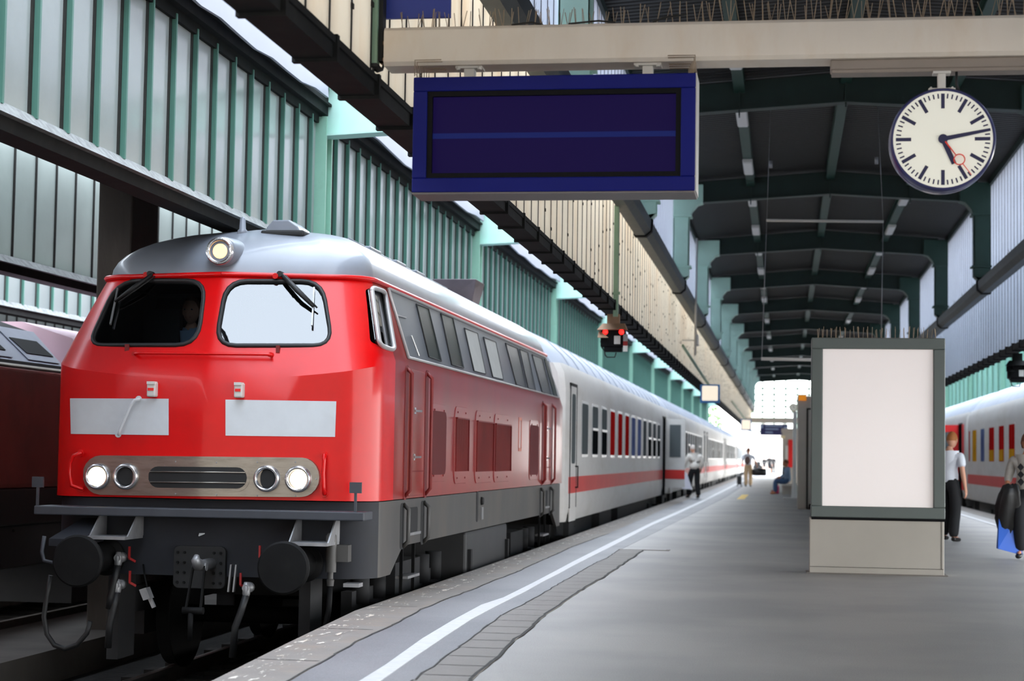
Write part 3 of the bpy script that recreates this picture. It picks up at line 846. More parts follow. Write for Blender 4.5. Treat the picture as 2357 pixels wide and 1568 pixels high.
def rounded(corners, rad, n=5):
    """rounded polygon from corner points in the picture plane"""
    out = []; c = [Vector(p) for p in corners]; m = len(c)
    for i in range(m):
        r = rad[i] if isinstance(rad, (list, tuple)) else rad
        a = (c[i - 1] - c[i]).normalized(); d = (c[(i + 1) % m] - c[i]).normalized()
        p0 = c[i] + a * r; p2 = c[i] + d * r
        for k in range(n + 1):
            t = k / n; out.append(p0 * (1 - t) ** 2 + c[i] * 2 * t * (1 - t) + p2 * t * t)
    return out
winL = rounded([(272, 646), (474, 646), (456, 795), (204, 795)], [52, 44, 52, 34])
winR = rounded([(522, 647), (741, 647), (766, 796), (496, 796)], [48, 48, 44, 48])
winS = rounded([(855, 661), (886, 671), (909, 808), (874, 795)], [10, 10, 14, 14])
def carve(obj, verts_faces):
    mb = verts_faces
    c = mb.build('cutter', M_CABDARK, loco)
    md = obj.modifiers.new('b', 'BOOLEAN'); md.object = c; md.operation = 'DIFFERENCE'; md.solver = 'EXACT'
    md.material_mode = 'TRANSFER'
    dg = bpy.context.evaluated_depsgraph_get(); dg.update()
    me = bpy.data.meshes.new_from_object(obj.evaluated_get(dg))
    obj.modifiers.clear(); old = obj.data; obj.data = me; bpy.data.meshes.remove(old)
    bpy.data.objects.remove(c)
cav = MB()
cav.hexa([(CX_ - 1.25, 15.5, 1.75), (CX_ + 1.25, 15.5, 1.75), (CX_ + 1.25, 16.6, 1.75), (CX_ - 1.25, 16.6, 1.75),
          (CX_ - 1.06, 15.72, 2.72), (CX_ + 1.06, 15.72, 2.72), (CX_ + 1.06, 16.6, 2.72), (CX_ - 1.06, 16.6, 2.72)])
carve(body, cav)
for wn in (winL, winR):
    c = MB(); c.prism([atNose(*p) + Vector((0, -.15, 0)) for p in wn], (0, 1.0, 0)); carve(body, c)
c = MB(); c.prism([atSide(*p) + Vector((.1, 0, 0)) for p in winS], (-.5, 0, 0)); carve(body, c)
body.data.set_sharp_from_angle(angle=radians(28))

# panes, seals, wipers
def closed(P): return P + [P[0]]
for nm, wn in (('l', winL), ('r', winR)):
    P = [atNose(*p) for p in wn]
    w = MB(); ctr = sum(P, Vector()) / len(P)
    ring = [ctr.lerp(p, .5) for p in P]
    for R_ in (ring, P):
        for i, q in enumerate(R_): R_[i] = Vector((q.x, nose_y(q.x - CX_, q.z) + .012, q.z))
    ctr.y = nose_y(ctr.x - CX_, ctr.z) + .012
    k = len(P)
    w.add([ctr] + ring, [(0, 1 + i, 1 + (i + 1) % k) for i in range(k)], 0, True)
    w.add(ring + P, [(i, (i + 1) % k, k + (i + 1) % k, k + i) for i in range(k)], 0, True)
    pane = w.build('windscreen', M_GLASS, loco)
    s = MB(); s.tube(closed([p + Vector((0, -.012, 0)) for p in P]), .021, 8, cap=False); s.build('rubber_seal', M_RUBBER, pane)
P = [atSide(*p) for p in winS]
w = MB(); w.prism([p + Vector((-.03, 0, 0)) for p in P], (-.006, 0, 0)); pane = w.build('cab_side_window', M_GLASS, loco)
s = MB(); s.tube(closed(P), .022, 8, cap=False); s.build('window_frame', M_BANDTRIM, pane)
def wiper(piv, tip, b0, b1, m2):
    a = [atNose(*piv, .05), atNose((piv[0] + tip[0]) / 2, (piv[1] + tip[1]) / 2, .075), atNose(*tip, .045)]
    m = MB(); m.tube(a, [.017, .024, .013], 6); m.tube([p + Vector((.035, 0, -.01)) for p in a], .008, 6)
    m.lathe(atNose(*piv, .0), (0, -1, 0), [(-.02, .026), (.07, .026)], 10)
    w = m.build('wiper_arm', M_RUBBER, loco)
    m = MB(); m.bar(atNose(*b0, .03), atNose(*b1, .03), .014, .02); m.build('wiper_blade', m2, w)
wiper((350, 632), (264, 694), (271, 664), (254, 747), M_WORNSTEEL)
wiper((648, 632), (721, 706), (723, 662), (718, 750), M_WORNSTEEL)
for x, y in ((341, 634), (638, 637)):
    m = MB(); m.lathe(atNose(x, y), (0, -1, 0), [(-.01, .016), (.05, .016), (.05, .026), (.065, .026)], 8); m.build('washer_nozzle', M_RED, loco)
for x, y in ((294, 801), (641, 804)):
    m = MB(); m.box(atNose(x - 3, y - 8) + Vector((0, -.04, 0)), atNose(x + 3, y + 8) + Vector((0, .01, 0))); m.build('wiper_stop', M_REDDEEP, loco)

# gutter lip and grey domed roof
g = MB(); L = loop(HW - .22 + .012, YF + .385, RC, BOW + .1, YR - .385, lambda x, y: ZGUT + .005)
g.tube(L + [L[0]], .024, 6, cap=False); g.build('rain_gutter', M_RED, loco)
rows = []
for k in range(13):
    a = radians(90 * k / 12 * .985); w = (HW - .24) * cos(a) ** .92; f_ = 1 - cos(a)
    rows.append(loop(w, YF + .42 + 2.1 * f_, min(RC + .3 * f_, w * .95), (BOW + .1) * (1 - f_), YR - .42 - 2.1 * f_, lambda x, y, a=a: ZGUT + .012 + .60 * sin(a)))
r = MB(); r.grid(rows, 0, True, closed=True); n = len(rows[-1]); r.add(rows[-1], [list(range(n))], 0, True)
roof = r.build('roof', M_LOCOROOF, loco)
def roof_pt(dx, y):
    """height of the roof skin away from the ends"""
    c = min(1, abs(dx) / (HW - .24)) ** (1 / .92); e = min(1.0, max(0.0, 1 - (y - YF - .42) / 2.1)); c = max(c, e)
    return ZGUT + .012 + .60 * math.sqrt(max(0, 1 - c * c))
# top headlamp
c0 = atY(506, 578, 15.22)
m = MB(); m.lathe(c0 + Vector((0, .35, 0)), (0, -1, 0), [(0, .15), (.30, .135), (.33, .128), (.345, .11)], 28); tl = m.build('top_headlamp', M_LOCOROOF, loco, sharp=50)
m = MB(); m.lathe(c0 + Vector((0, .012, 0)), (0, -1, 0), [(0, .125), (.03, .122), (.03, .092), (.0, .09)], 28, cap=False); m.build('lamp_ring', M_CHROME, tl)
m = MB(); m.lathe(c0 + Vector((0, .02, 0)), (0, -1, 0), [(0, .094), (.012, .08), (.018, .05), (.02, .01)], 24); m.build('lens', M_LENSAMBER, tl)
# antenna, horn cover, roof fittings
pa = Vector((CX_ - .07, 16.05, roof_pt(.07, 16.05)))
m = MB(); m.lathe(pa + Vector((0, 0, -.03)), (0, 0, 1), [(0, .05), (.045, .045), (.055, .032), (.155, .025), (.17, .01)], 12); m.build('antenna', M_LOCOROOF, loco)
ph = Vector((CX_ + .31, 16.3, roof_pt(.31, 16.3) - .03))
m = MB()
pl = [(-.19, -.05), (.17, -.05), (.16, .02), (.13, .07), (.05, .125), (-.1, .125), (-.16, .06)]
b_ = MB(); b_.box(ph + Vector((-.21, -.25, -.06)), ph + Vector((.2, .25, -.0))); b_.build('horn_base', M_BLACK, loco, bevel=.02)
m.prism([ph + Vector((a, -.22, z_ - .03)) for a, z_ in pl], (0, .44, 0)); h = m.build('horn_cover', M_LOCOROOF, loco, bevel=.012)
m = MB()
for q in (-.12, 0, .12): m.box(ph + Vector((-.1, q - .04, .092)), ph + Vector((.05, q + .04, .1)))
m.build('horn_slots', M_WORNSTEEL, h)
m = MB(); dx = .55
y = 17.6
pts = []
while y < 23.3:
    m.tube([(CX_ + dx, y, roof_pt(dx, y) - .02), (CX_ + dx, y, roof_pt(dx, y) + .05)], .008, 5); pts.append((CX_ + dx, y, roof_pt(dx, y) + .05)); y += .9
m.tube(pts, .008, 5); m.build('roof_handrail', M_LOCOROOF, loco)
for y in (18.3, 19.6, 20.7, 24.2):
    m = MB(); m.box((CX_ + .2, y, roof_pt(.2, y) - .06), (CX_ + .62, y + .5, roof_pt(.45, y) + .035)); m.build('roof_hatch', M_LOCOROOF, loco, bevel=.015)
pe = Vector((CX_ + .5, 24.2, roof_pt(.5, 24.2)))
m = MB()
m.hexa([pe + Vector((-.16, -.2, -.05)), pe + Vector((.2, -.2, -.12)), pe + Vector((.2, .3, -.12)), pe + Vector((-.16, .3, -.05)),
        pe + Vector((-.3, -.45, .24)), pe + Vector((.3, -.45, .24)), pe + Vector((.3, .25, .24)), pe + Vector((-.3, .25, .24))])
h = m.build('exhaust_hood', mat('exhaust_hood_grey', (128, 116, 120), .5, metal=.2, var=.1), loco, bevel=.01)
m = MB(); m.box(pe + Vector((-.25, -.4, .238)), pe + Vector((.25, .2, .245))); m.build('exhaust_opening', M_BLACK, h)

# white stripes
def front_patch(px0, px1, py0, py1, off, name, m_, th=.004, nx=28, ny=4):
    w = MB(); P = []
    for j in range(ny + 1):
        row = []
        for i in range(nx + 1):
            tl_ = i / nx; tj = j / ny
            x = (px0[0] + (px0[1] - px0[0]) * tj) * (1 - tl_) + (px1[0] + (px1[1] - px1[0]) * tj) * tl_
            yy = (py0[0] + (py0[1] - py0[0]) * tl_) * (1 - tj) + (py1[0] + (py1[1] - py1[0]) * tl_) * tj
            row.append(atNose(x, yy, off))
        P.append(row)
    w.grid(P, 0, True)
    Q = [[p + Vector((0, th, 0)) for p in r_] for r_ in P]; w.grid([r_[::-1] for r_ in Q], 0, True)
    for i in range(nx):
        w.add([P[0][i], P[0][i + 1], Q[0][i + 1], Q[0][i]], [(0, 1, 2, 3)]); w.add([P[-1][i], P[-1][i + 1], Q[-1][i + 1], Q[-1][i]], [(0, 1, 2, 3)])
    return w.build(name, m_, loco)
front_patch((161, 163), (388, 388), (917, 918), (999, 1002), .006, 'white_stripe', M_WHITEPAINT)
front_patch((519, 519), (774, 771), (920, 924), (1003, 1006), .006, 'white_stripe', M_WHITEPAINT)
# small white tail lamps with a red bar
for x0, x1, y0, y1 in ((345, 363, 880, 914), (544, 563, 882, 916)):
    m = MB(); a = atNose(x0, y0); c = atNose(x1, y1); yy = min(a.y, c.y)
    m.box((a.x, yy - .07, c.z), (c.x, yy + .02, a.z)); t = m.build('tail_lamp', M_LIGHTGREY, loco, bevel=.012)
    m = MB(); zc = (a.z + c.z) / 2; m.box((a.x + .012, yy - .078, zc - .012), (c.x - .012, yy - .06, zc + .012)); m.build('red_bar', M_POSTERRED, t)
    m = MB(); m.box((a.x + .005, yy - .085, a.z - .02), (c.x - .005, yy, a.z + .004)); m.build('lamp_cap', M_LIGHTGREY, t)
# grab handles
def handle(pts, r, name, m_, stand):
    P = [atNose(*p, stand) for p in pts]; P = [atNose(*pts[0], -.01)] + P + [atNose(*pts[-1], -.01)]
    m = MB(); m.tube(P, r, 8)
    for q in (pts[0], pts[-1]): m.lathe(atNose(*q, -.005), (0, -1, 0), [(0, r * 2.2), (.016, r * 2)], 10)
    return m.build(name, m_, loco)
handle([(320, 919), (310, 921), (300, 935), (276, 990), (273, 1000)], .014, 'white_grab_handle', M_WHITEPAINT, .06)
handle([(311, 815), (320, 813)] + [(x, 813 + (x - 320) * .01) for x in range(350, 610, 20)] + [(615, 816), (624, 818)], .013, 'long_handrail', M_RED, .055)
handle([(186, 1043), (170, 1048), (161, 1065), (160, 1090), (165, 1118), (188, 1125)], .016, 'curved_handrail', M_RED, .09)
handle([(746, 1048), (746, 1060), (744, 1090), (745, 1122), (746, 1137)], .016, 'curved_handrail', M_RED, .07)

# headlamp panel
def capsule(x0, x1, y0, y1, off, n=10):
    r = (y1 - y0) / 2; out = []
    for k in range(n + 1): a = radians(90 - 180 * k / n); out.append((x1 - r * .92 + r * .92 * cos(a), (y0 + y1) / 2 - r * sin(a) + 5.0 * (x1 - 462) / 545))
    for k in range(n + 1): a = radians(270 - 180 * k / n); out.append((x0 + r * .92 + r * .92 * cos(a), (y0 + y1) / 2 - r * sin(a) + 5.0 * (x0 - 462) / 545))
    return [atNose(px, py, off) for px, py in out]
def slab_from(P, th, m_, name, par, bevel=0.0, nx=24):
    """plate that follows the bowed nose: outline P, thickness th backwards"""
    xs = sorted(p.x for p in P); zs = [p.z for p in P]
    w = MB(); zc = (max(zs) + min(zs)) / 2
    up = [p for p in P if p.z >= zc]; lo = [p for p in P if p.z < zc]
    up.sort(key=lambda p: p.x); lo.sort(key=lambda p: p.x)
    def at(L, x):
        if x <= L[0].x: return L[0]
        for a, b_ in zip(L, L[1:]):
            if a.x <= x <= b_.x: return a.lerp(b_, (x - a.x) / max(1e-6, b_.x - a.x))
        return L[-1]
    X = sorted(set([round(p.x, 4) for p in up] + [xs[0] + (xs[-1] - xs[0]) * i / nx for i in range(1, nx)]))
    F_ = [[at(lo, x), at(up, x)] for x in X]
    off = F_[0][0].y - nose_y(F_[0][0].x - CX_, F_[0][0].z)
    for c_ in F_:
        for k in (0, 1): c_[k] = Vector((c_[k].x, nose_y(c_[k].x - CX_, c_[k].z) + off, c_[k].z))
    B_ = [[p + Vector((0, th, 0)) for p in c_] for c_ in F_]
    w.grid(F_); w.grid([c_[::-1] for c_ in B_])
    w.grid([[a[0], b_[0]] for a, b_ in zip(F_, B_)]); w.grid([[a[1], b_[1]] for a, b_ in zip(F_, B_)])
    w.grid([F_[0], B_[0]]); w.grid([F_[-1], B_[-1]])
    return w.build(name, m_, par, sharp=40, bevel=bevel)
panel = slab_from(capsule(190, 735, 1051, 1142, .05), .05, M_STEEL, 'lamp_panel', loco)
gr = slab_from(capsule(335, 575, 1068, 1131, .056), .01, M_STEEL, 'grille_frame', panel)
slab_from(capsule(341, 568, 1075, 1124, .058), .006, M_BLACK, 'grille_opening', panel)
for yy in (1087, 1111):
    m = MB(); m.tube([atNose(345, yy - 1, .066), atNose(455, yy, .066), atNose(564, yy + 1, .066)], .006, 6); m.build('grille_bar', M_STEEL, panel)
for px, py, r, lit in ((226, 1097, .092, 1), (291, 1097, .092, 0), (615, 1102, .092, 0), (687, 1103, .092, 1)):
    c = atNose(px, py, .05)
    m = MB(); m.lathe(c, (0, -1, 0), [(-.05, r + .022), (.03, r + .02), (.045, r + .008), (.04, r - .008), (-.0, r - .012)], 32, cap=False)
    ring = m.build('headlamp' if lit else 'tail_light', M_CHROME, loco)
    m = MB()
    if lit: m.lathe(c, (0, -1, 0), [(-.01, r - .006), (.012, r - .02), (.024, r - .05), (.028, .006)], 28); m.build('lens', M_LENS, ring)
    else: m.lathe(c, (0, -1, 0), [(-.02, r - .006), (.004, r - .008), (.007, r - .03), (.009, .006)], 28); m.build('lens', M_BLACK, ring)
m = MB(); random.seed(2)
for px, py in ((404, 1063), (498, 1065), (592, 1064), (680, 1064), (404, 1137), (498, 1139), (592, 1141), (680, 1141), (196, 1096), (728, 1103), (380, 1072), (523, 1074)):
    m.lathe(atNose(px, py, .05), (0, -1, 0), [(0, .008), (.006, .006)], 8)
m.build('panel_bolts', M_WORNSTEEL, panel)

# step ledge, lower frame with skirt
m = MB(); a = atY(112, 1168, 14.78); c = atY(862, 1182, 14.78)
zl = .735
m.box((CX_ - 1.44, 14.72, zl - .04), (CX_ + 1.44, 15.05, zl + .035)); ld = m.build('step_ledge', M_LEDGE, loco, bevel=.01)
for x in (-1.44, 1.34):
    m = MB(); m.bar((CX_ + x + .02, 14.75, zl), (CX_ + x + .02, 14.75, zl + .2), .02); m.box((CX_ + x - .03, 14.735, zl + .19), (CX_ + x + .07, 14.76, zl + .28)); m.build('lamp_iron', M_LEDGE, ld)
def skz(y):
    d = min(y - YF, YR - y)
    return .19 if d < .92 else (.19 + (.42 - .19) * min(1, (d - .92) / .5))
rows = [loop(HW - .02, 15.0, .36, .04, YR - .14, lambda x, y: ZBOT - .01, (15.78, 16.3)), loop(HW - .02, 15.0, .36, .04, YR - .14, lambda x, y: .66, (15.78, 16.3)),
        loop(HW - .02, 15.0, .36, .04, YR - .14, lambda x, y: skz(y), (15.78, 16.3))]
m = MB(); m.grid(rows, 0, True, closed=True); n = len(rows[0])
m.add(rows[0], [list(range(n))]); 
inn = [[Vector((CX_ + (p.x - CX_) * .97, YMID + (p.y - YMID) * .996, p.z)) for p in rows[2]]]
m.grid([rows[2], inn[0]], 0, False, closed=True)
m.grid([inn[0], [Vector((p.x, p.y, .8)) for p in inn[0]]], 0, False, closed=True)
m.m = [1 if sum(m.v[i].y for i in f) / len(f) < 15.3 else 0 for f in m.f]
skirt = m.build('frame_skirt', [M_SKIRT, M_BEAMGREY], loco, sharp=40)

# buffers
for px in (176, 650):
    c = atY(px, 1300 + (px - 413) * .034, 14.32)
    m = MB(); m.lathe(c, (0, 1, 0), [(0, .05), (.004, .2), (.02, .216), (.05, .216), (.06, .16), (.085, .09), (.3, .085), (.3, .115), (.62, .12), (.66, .16), (.7, .16)], 40)
    bf = m.build('buffer', M_BUFFER, loco, sharp=35)
    m = MB(); s = 1
    x0 = c.x - .02 if px < 400 else c.x - .04
    zt = c.z + .19
    for sx in (.0, .33):
        m.prism([(x0 + sx, 14.62, zt), (x0 + sx, 15.0, zt), (x0 + sx, 15.0, zt + .24), (x0 + sx, 14.93, zt + .24)], (.012, 0, 0))
    m.box((x0, 14.55, zt - .02), (x0 + .345, 14.98, zt + .005)); m.build('buffer_step', M_WORNSTEEL, bf)
    if px < 400:
        m = MB(); m.hexa([(c.x - .32, 14.5, zt - .08), (c.x - .02, 14.5, zt - .08), (c.x - .02, 15.0, zt - .05), (c.x - .3, 15.0, zt - .05),
                          (c.x - .32, 14.5, zt - .02), (c.x - .02, 14.5, zt - .02), (c.x - .02, 14.98, zt + .14), (c.x - .22, 14.98, zt + .14)])
        m.build('guard_plate', M_BEAMGREY, bf)
        m = MB(); m.tube([(c.x - .36, 14.5, zt + .0), (c.x - .37, 14.48, zt - .13), (c.x - .34, 14.46, zt - .2), (c.x - .2, 14.46, zt - .23)], .018, 6); m.build('shunter_handle', M_LEDGE, bf)
# draw hook with plate and screw coupling
cp = atY(460, 1306, 14.97)
m = MB(); m.prism([(cp.x + x, 14.95, cp.z + z_) for x, z_ in rrect(.46, .36, .05)], (0, .05, 0)); pl_ = m.build('coupling_plate', M_BLACK, loco, bevel=.006)
m = MB()
for sx in (-.19, -.13, .13, .19):
    for k in range(4): m.lathe((cp.x + sx, 14.952, cp.z - .13 + .085 * k), (0, -1, 0), [(0, .013), (.016, .012)], 6)
m.build('plate_bolts', M_BUFFER, pl_)
ch = atY(455, 1303, 14.6)
m = MB(); m.tube([(ch.x, 14.97, ch.z), (ch.x, 14.7, ch.z), (ch.x, 14.6, ch.z + .015), (ch.x, 14.55, ch.z + .05), (ch.x, 14.57, ch.z + .09)], [.05, .045, .05, .04, .02], 10)
m.lathe((ch.x - .06, 14.66, ch.z - .01), (1, 0, 0), [(0, .034), (.12, .034)], 14); hk = m.build('draw_hook', M_WORNSTEEL, loco)
m = MB()
for sx in (-.055, .055): m.bar((ch.x + sx * .9, 14.64, ch.z), (ch.x + sx * 1.15 - .03, 14.6, ch.z - .36), .014, .03)
m.lathe((ch.x - .12, 14.6, ch.z - .37), (1, 0, 0), [(0, .03), (.18, .03)], 10); m.lathe((ch.x - .05, 14.6, ch.z - .37), (0, 0, -1), [(0, .025), (.25, .02)], 10)
m.build('screw_coupling', M_BUFFER, hk)
# air hoses with red cocks
def hose(px, py, name, tx, dz):
    c = atY(px, py, 14.93)
    m = MB(); m.lathe(c, (0, -1, 0), [(0, .045), (.06, .045), (.07, .03), (.13, .03)], 12); m.lathe(c + Vector((0, -.1, .05)), (0, 0, -1), [(0, .02), (.04, .034), (.1, .034), (.13, .024)], 10)
    h = m.build('hose_cock', M_WORNSTEEL, loco)
    m = MB(); P = [c + Vector((0, -.1, -.06)), c + Vector((tx * .3, -.12, -.18)), c + Vector((tx * .8, -.13, -.33)), c + Vector((tx, -.12, -.33 - dz))]
    m.tube(P, .03, 10); m.build('air_hose', M_RUBBER, h)
    return h
h1 = hose(282, 1283, 'a', -.06, .1); h2 = hose(280, 1345, 'b', -.06, .2); h3 = hose(575, 1352, 'c', -.1, .25)
for px, py, h in ((298, 1272, h1), (299, 1328, h2), (554, 1333, h3), (598, 1270, h3)):
    c = atY(px, py, 14.88); m = MB(); m.bar(c + Vector((0, 0, .05)), c + Vector((.0, 0, -.05)), .016, .02); m.bar(c + Vector((0, 0, -.05)), c + Vector((.03, .06, -.08)), .016, .02); m.build('cock_lever', M_COCK, h)
c = atY(538, 1330, 14.9); m = MB()
for sx in (-.022, .022): m.bar(c + Vector((sx, 0, .11)), c + Vector((sx - .02, 0, -.12)), .014, .04)
m.build('hose_hanger', M_WORNSTEEL, loco)
c = atY(335, 1372, 14.8); m = MB(); m.hexa([c + Vector((-.06, 0, .05)), c + Vector((-.02, 0, -.04)), c + Vector((-.02, .1, -.04)), c + Vector((-.06, .1, .05)), c + Vector((.0, 0, .07)), c + Vector((.04, 0, -.02)), c + Vector((.04, .1, -.02)), c + Vector((.0, .1, .07))])
m.bar(c + Vector((.02, .05, -.02)), c + Vector((.06, .05, -.1)), .03); m.build('coupling_cap', M_WORNSTEEL, loco)
m = MB(); m.tube([c + Vector((-.02, .1, .05)), c + Vector((-.06, .13, .16)), c + Vector((-.1, .2, .25))], .008, 6); m.build('cap_chain', M_BUFFER, loco)
# control cable connector with warning sign, cable down to the track
c = atY(762, 1280, 14.86); sc = 1 / 268
m = MB(); m.lathe(c + Vector((0, 0, -.135)), (0, 0, 1), [(0, .045), (.25, .048), (.3, .045), (.325, .03), (.33, .01)], 18); m.lathe(c + Vector((-.002, 0, -.25)), (0, 0, 1), [(0, .03), (.05, .034), (.06, .024), (.12, .024)], 14)
m.box(c + Vector((-.03, .02, -.05)), c + Vector((.14, .14, .09))); cn = m.build('cable_connector', M_SKIRT, loco, sharp=40)
m = MB(); wz = c + Vector((-.006, -.052, .115)); m.prism([wz + Vector((-.026, 0, -.02)), wz + Vector((.026, 0, -.02)), wz + Vector((0, 0, .028))], (0, .004, 0)); m.build('warning_triangle', M_WARN, cn)
m = MB(); m.add([wz + Vector((.004, -.001, .014)), wz + Vector((-.007, -.001, -.003)), wz + Vector((.0, -.001, -.003)), wz + Vector((-.003, -.001, -.015)), wz + Vector((.008, -.001, .001)), wz + Vector((.001, -.001, .001))], [(0, 1, 2, 3, 4, 5)]); m.build('lightning_mark', M_BLACK, cn)
m = MB(); m.tube([c + Vector((-.002, 0, -.24)), c + Vector((-.01, 0, -.45)), c + Vector((-.06, .02, -.7)), c + Vector((-.12, .1, -.86))], .024, 10); m.build('control_cable', M_BUFFER, cn)
m = MB(); m.box(atY(790, 1343, 14.95), atY(835, 1350, 15.1)); m.build('foot_step', M_WORNSTEEL, loco)
# brake hose hanging in a loop at the left buffer
m = MB(); P = [atY(x, y, 14.75) for x, y in ((117, 1325), (108, 1370), (101, 1420), (108, 1460), (125, 1485), (150, 1494), (178, 1484), (200, 1458), (208, 1430))]
m.tube(P, .022, 8); m.build('hanging_hose', M_RUBBER, loco)
# small white marks on the buffer beam
m = MB(); c = atY(463, 1231, 14.985); m.prism([c + Vector((-.02, 0, -.015)), c + Vector((.03, 0, .005)), c + Vector((.03, 0, .014)), c + Vector((-.015, 0, .012))], (0, .006, 0)); m.bar(c + Vector((-.02, 0, -.012)), c + Vector((-.012, 0, .012)), .008); m.build('painted_mark', M_WHITEPAINT, loco)

# ---- side of the locomotive
def side_poly(pts, off, th, name, m_, par, bevel=0.0):
    w = MB(); w.prism([atSide(*p, off) for p in pts], (th, 0, 0)); return w.build(name, m_, par, bevel=bevel)
band = side_poly([(893, 663), (1254, 822), (1287, 916), (940, 823)], -.01, .018, 'window_band', M_BANDGREY, loco)
m = MB(); P = [atSide(*p, .012) for p in ((893, 663), (1254, 822), (1287, 916), (940, 823))]
m.tube(closed(P), .017, 6, cap=False); m.build('band_trim', M_BANDTRIM, band)
def zq(*pp): return [(800 + x * .459, 580 + y * .459) for x, y in pp]
for q, mm, nm in ((zq((345, 262), (405, 285), (470, 548), (408, 526)), M_BANDPANE, 'side_pane'), (zq((468, 310), (527, 333), (582, 582), (522, 566)), M_BANDPANE, 'side_pane'),
                  (zq((586, 383), (650, 408), (692, 612), (634, 597)), M_SHUTTER, 'pale_louvre'), (zq((682, 428), (742, 452), (780, 640), (728, 627)), M_SHUTTER, 'pale_louvre'),
                  (zq((792, 458), (852, 484), (897, 681), (845, 664)), M_BANDGREYPANE, 'side_pane'), (zq((862, 488), (903, 505), (943, 693), (905, 682)), M_BANDGREYPANE, 'side_pane'),
                  (zq((925, 515), (975, 535), (1022, 717), (975, 703)), M_BANDGREYPANE, 'side_pane')):
    p_ = side_poly(q, .009, .006, nm, mm, band)
    m = MB(); m.tube(closed([atSide(*t, .014) for t in q]), .008, 5, cap=False); m.build('pane_frame', M_RUBBER, p_)
m = MB()
for q in (zq((243, 315), (293, 330)), zq((320, 420), (358, 522))): m.bar(atSide(*q[0], .012), atSide(*q[1], .012), .012)
m.build('band_catches', M_BANDTRIM, band)
side_poly([(1252, 826), (1262, 832), (1282, 912), (1274, 910)], .012, .01, 'rear_cab_window', M_BANDPANE, loco)
# cab doors with grab rails, recess shade painted as deep red plates
def door(xa, xb, zt, zb2, name):
    d = thing('cab_door', '', '', (0, 0, 0)) if False else None
    X = CX_ + HW
    y0 = atX(xa, 1000, X).y; y1 = atX(xb, 1000, X).y; w = y1 - y0
    m = MB(); m.box((X - .02, y0 + w * .22, zb2), (X + .012, y0 + w * .78, zt)); dr = m.build('cab_door', M_REDSIDE, loco, bevel=.008)
    for yy in (y0 + w * .1, y1 - w * .1):
        m = MB(); m.prism([(X - .01, yy + a, (zt + zb2) / 2 + b_) for a, b_ in rrect(.15, zt - zb2 + .06, .05)], (.014, 0, 0)); m.build('painted_rail_recess', M_REDDEEP, dr)
        m = MB(); m.tube([(X, yy, zt), (X + .05, yy, zt - .05), (X + .05, yy, zb2 + .06), (X, yy, zb2)], .017, 8); m.build('grab_rail', M_BROWNRED, dr)
    for zz in (1.66, 1.23):
        m = MB(); m.bar((X + .02, y0 + w * .34, zz), (X + .045, y0 + w * .5, zz), .02); m.box((X, y0 + w * .34, zz - .03), (X + .02, y0 + w * .4, zz + .03)); m.build('door_handle', M_CHROME, dr)
    m = MB(); m.box((X + .008, y0 + w * .22, zb2 + .22), (X + .016, y0 + w * .78, zb2 + .235)); m.build('kick_strip', M_REDDEEP, dr)
    # step recesses below the door, their shade painted as dark plates
    X2 = X - .02
    m = MB(); m.prism([(X2 - .01, (y0 + y1) / 2 + a, .64 + b_) for a, b_ in rrect(w * .38, .24, .04)], (.014, 0, 0))
    for yy in (y0 + w * .1, y1 - w * .1): m.prism([(X2 - .01, yy + a, .6 + b_) for a, b_ in rrect(.17, .42, .05)], (.012, 0, 0))
    st = m.build('painted_step_recess', M_BLACK, loco)
    m = MB(); m.box((X2, y0 + w * .3, .505), (X2 + .03, y0 + w * .72, .53)); m.build('step_plate', M_WORNSTEEL, st)
    for yy in (y0 + w * .14, y1 - w * .06):
        m = MB(); m.tube([(X2, yy, .8), (X2 + .05, yy, .75), (X2 + .05, yy, .46), (X2, yy, .41)], .02, 8); m.build('frame_rail', M_SKIRT, st)
    for yy in (y0 + w * .28, y0 + w * .74):
        m = MB(); m.box((X2 - .06, yy - .012, -.45), (X2 - .03, yy + .012, .44)); m.build('ladder_rail', M_BUFFER, st)
    for zz in (.12, -.2):
        m = MB(); m.box((X2 - .1, y0 + w * .28, zz - .012), (X2 + .02, y0 + w * .74, zz + .012)); m.build('ladder_rung', M_WORNSTEEL, st)
door(928, 986, 2.04, .87, 'front')
door(1246, 1273, 2.02, .87, 'rear')
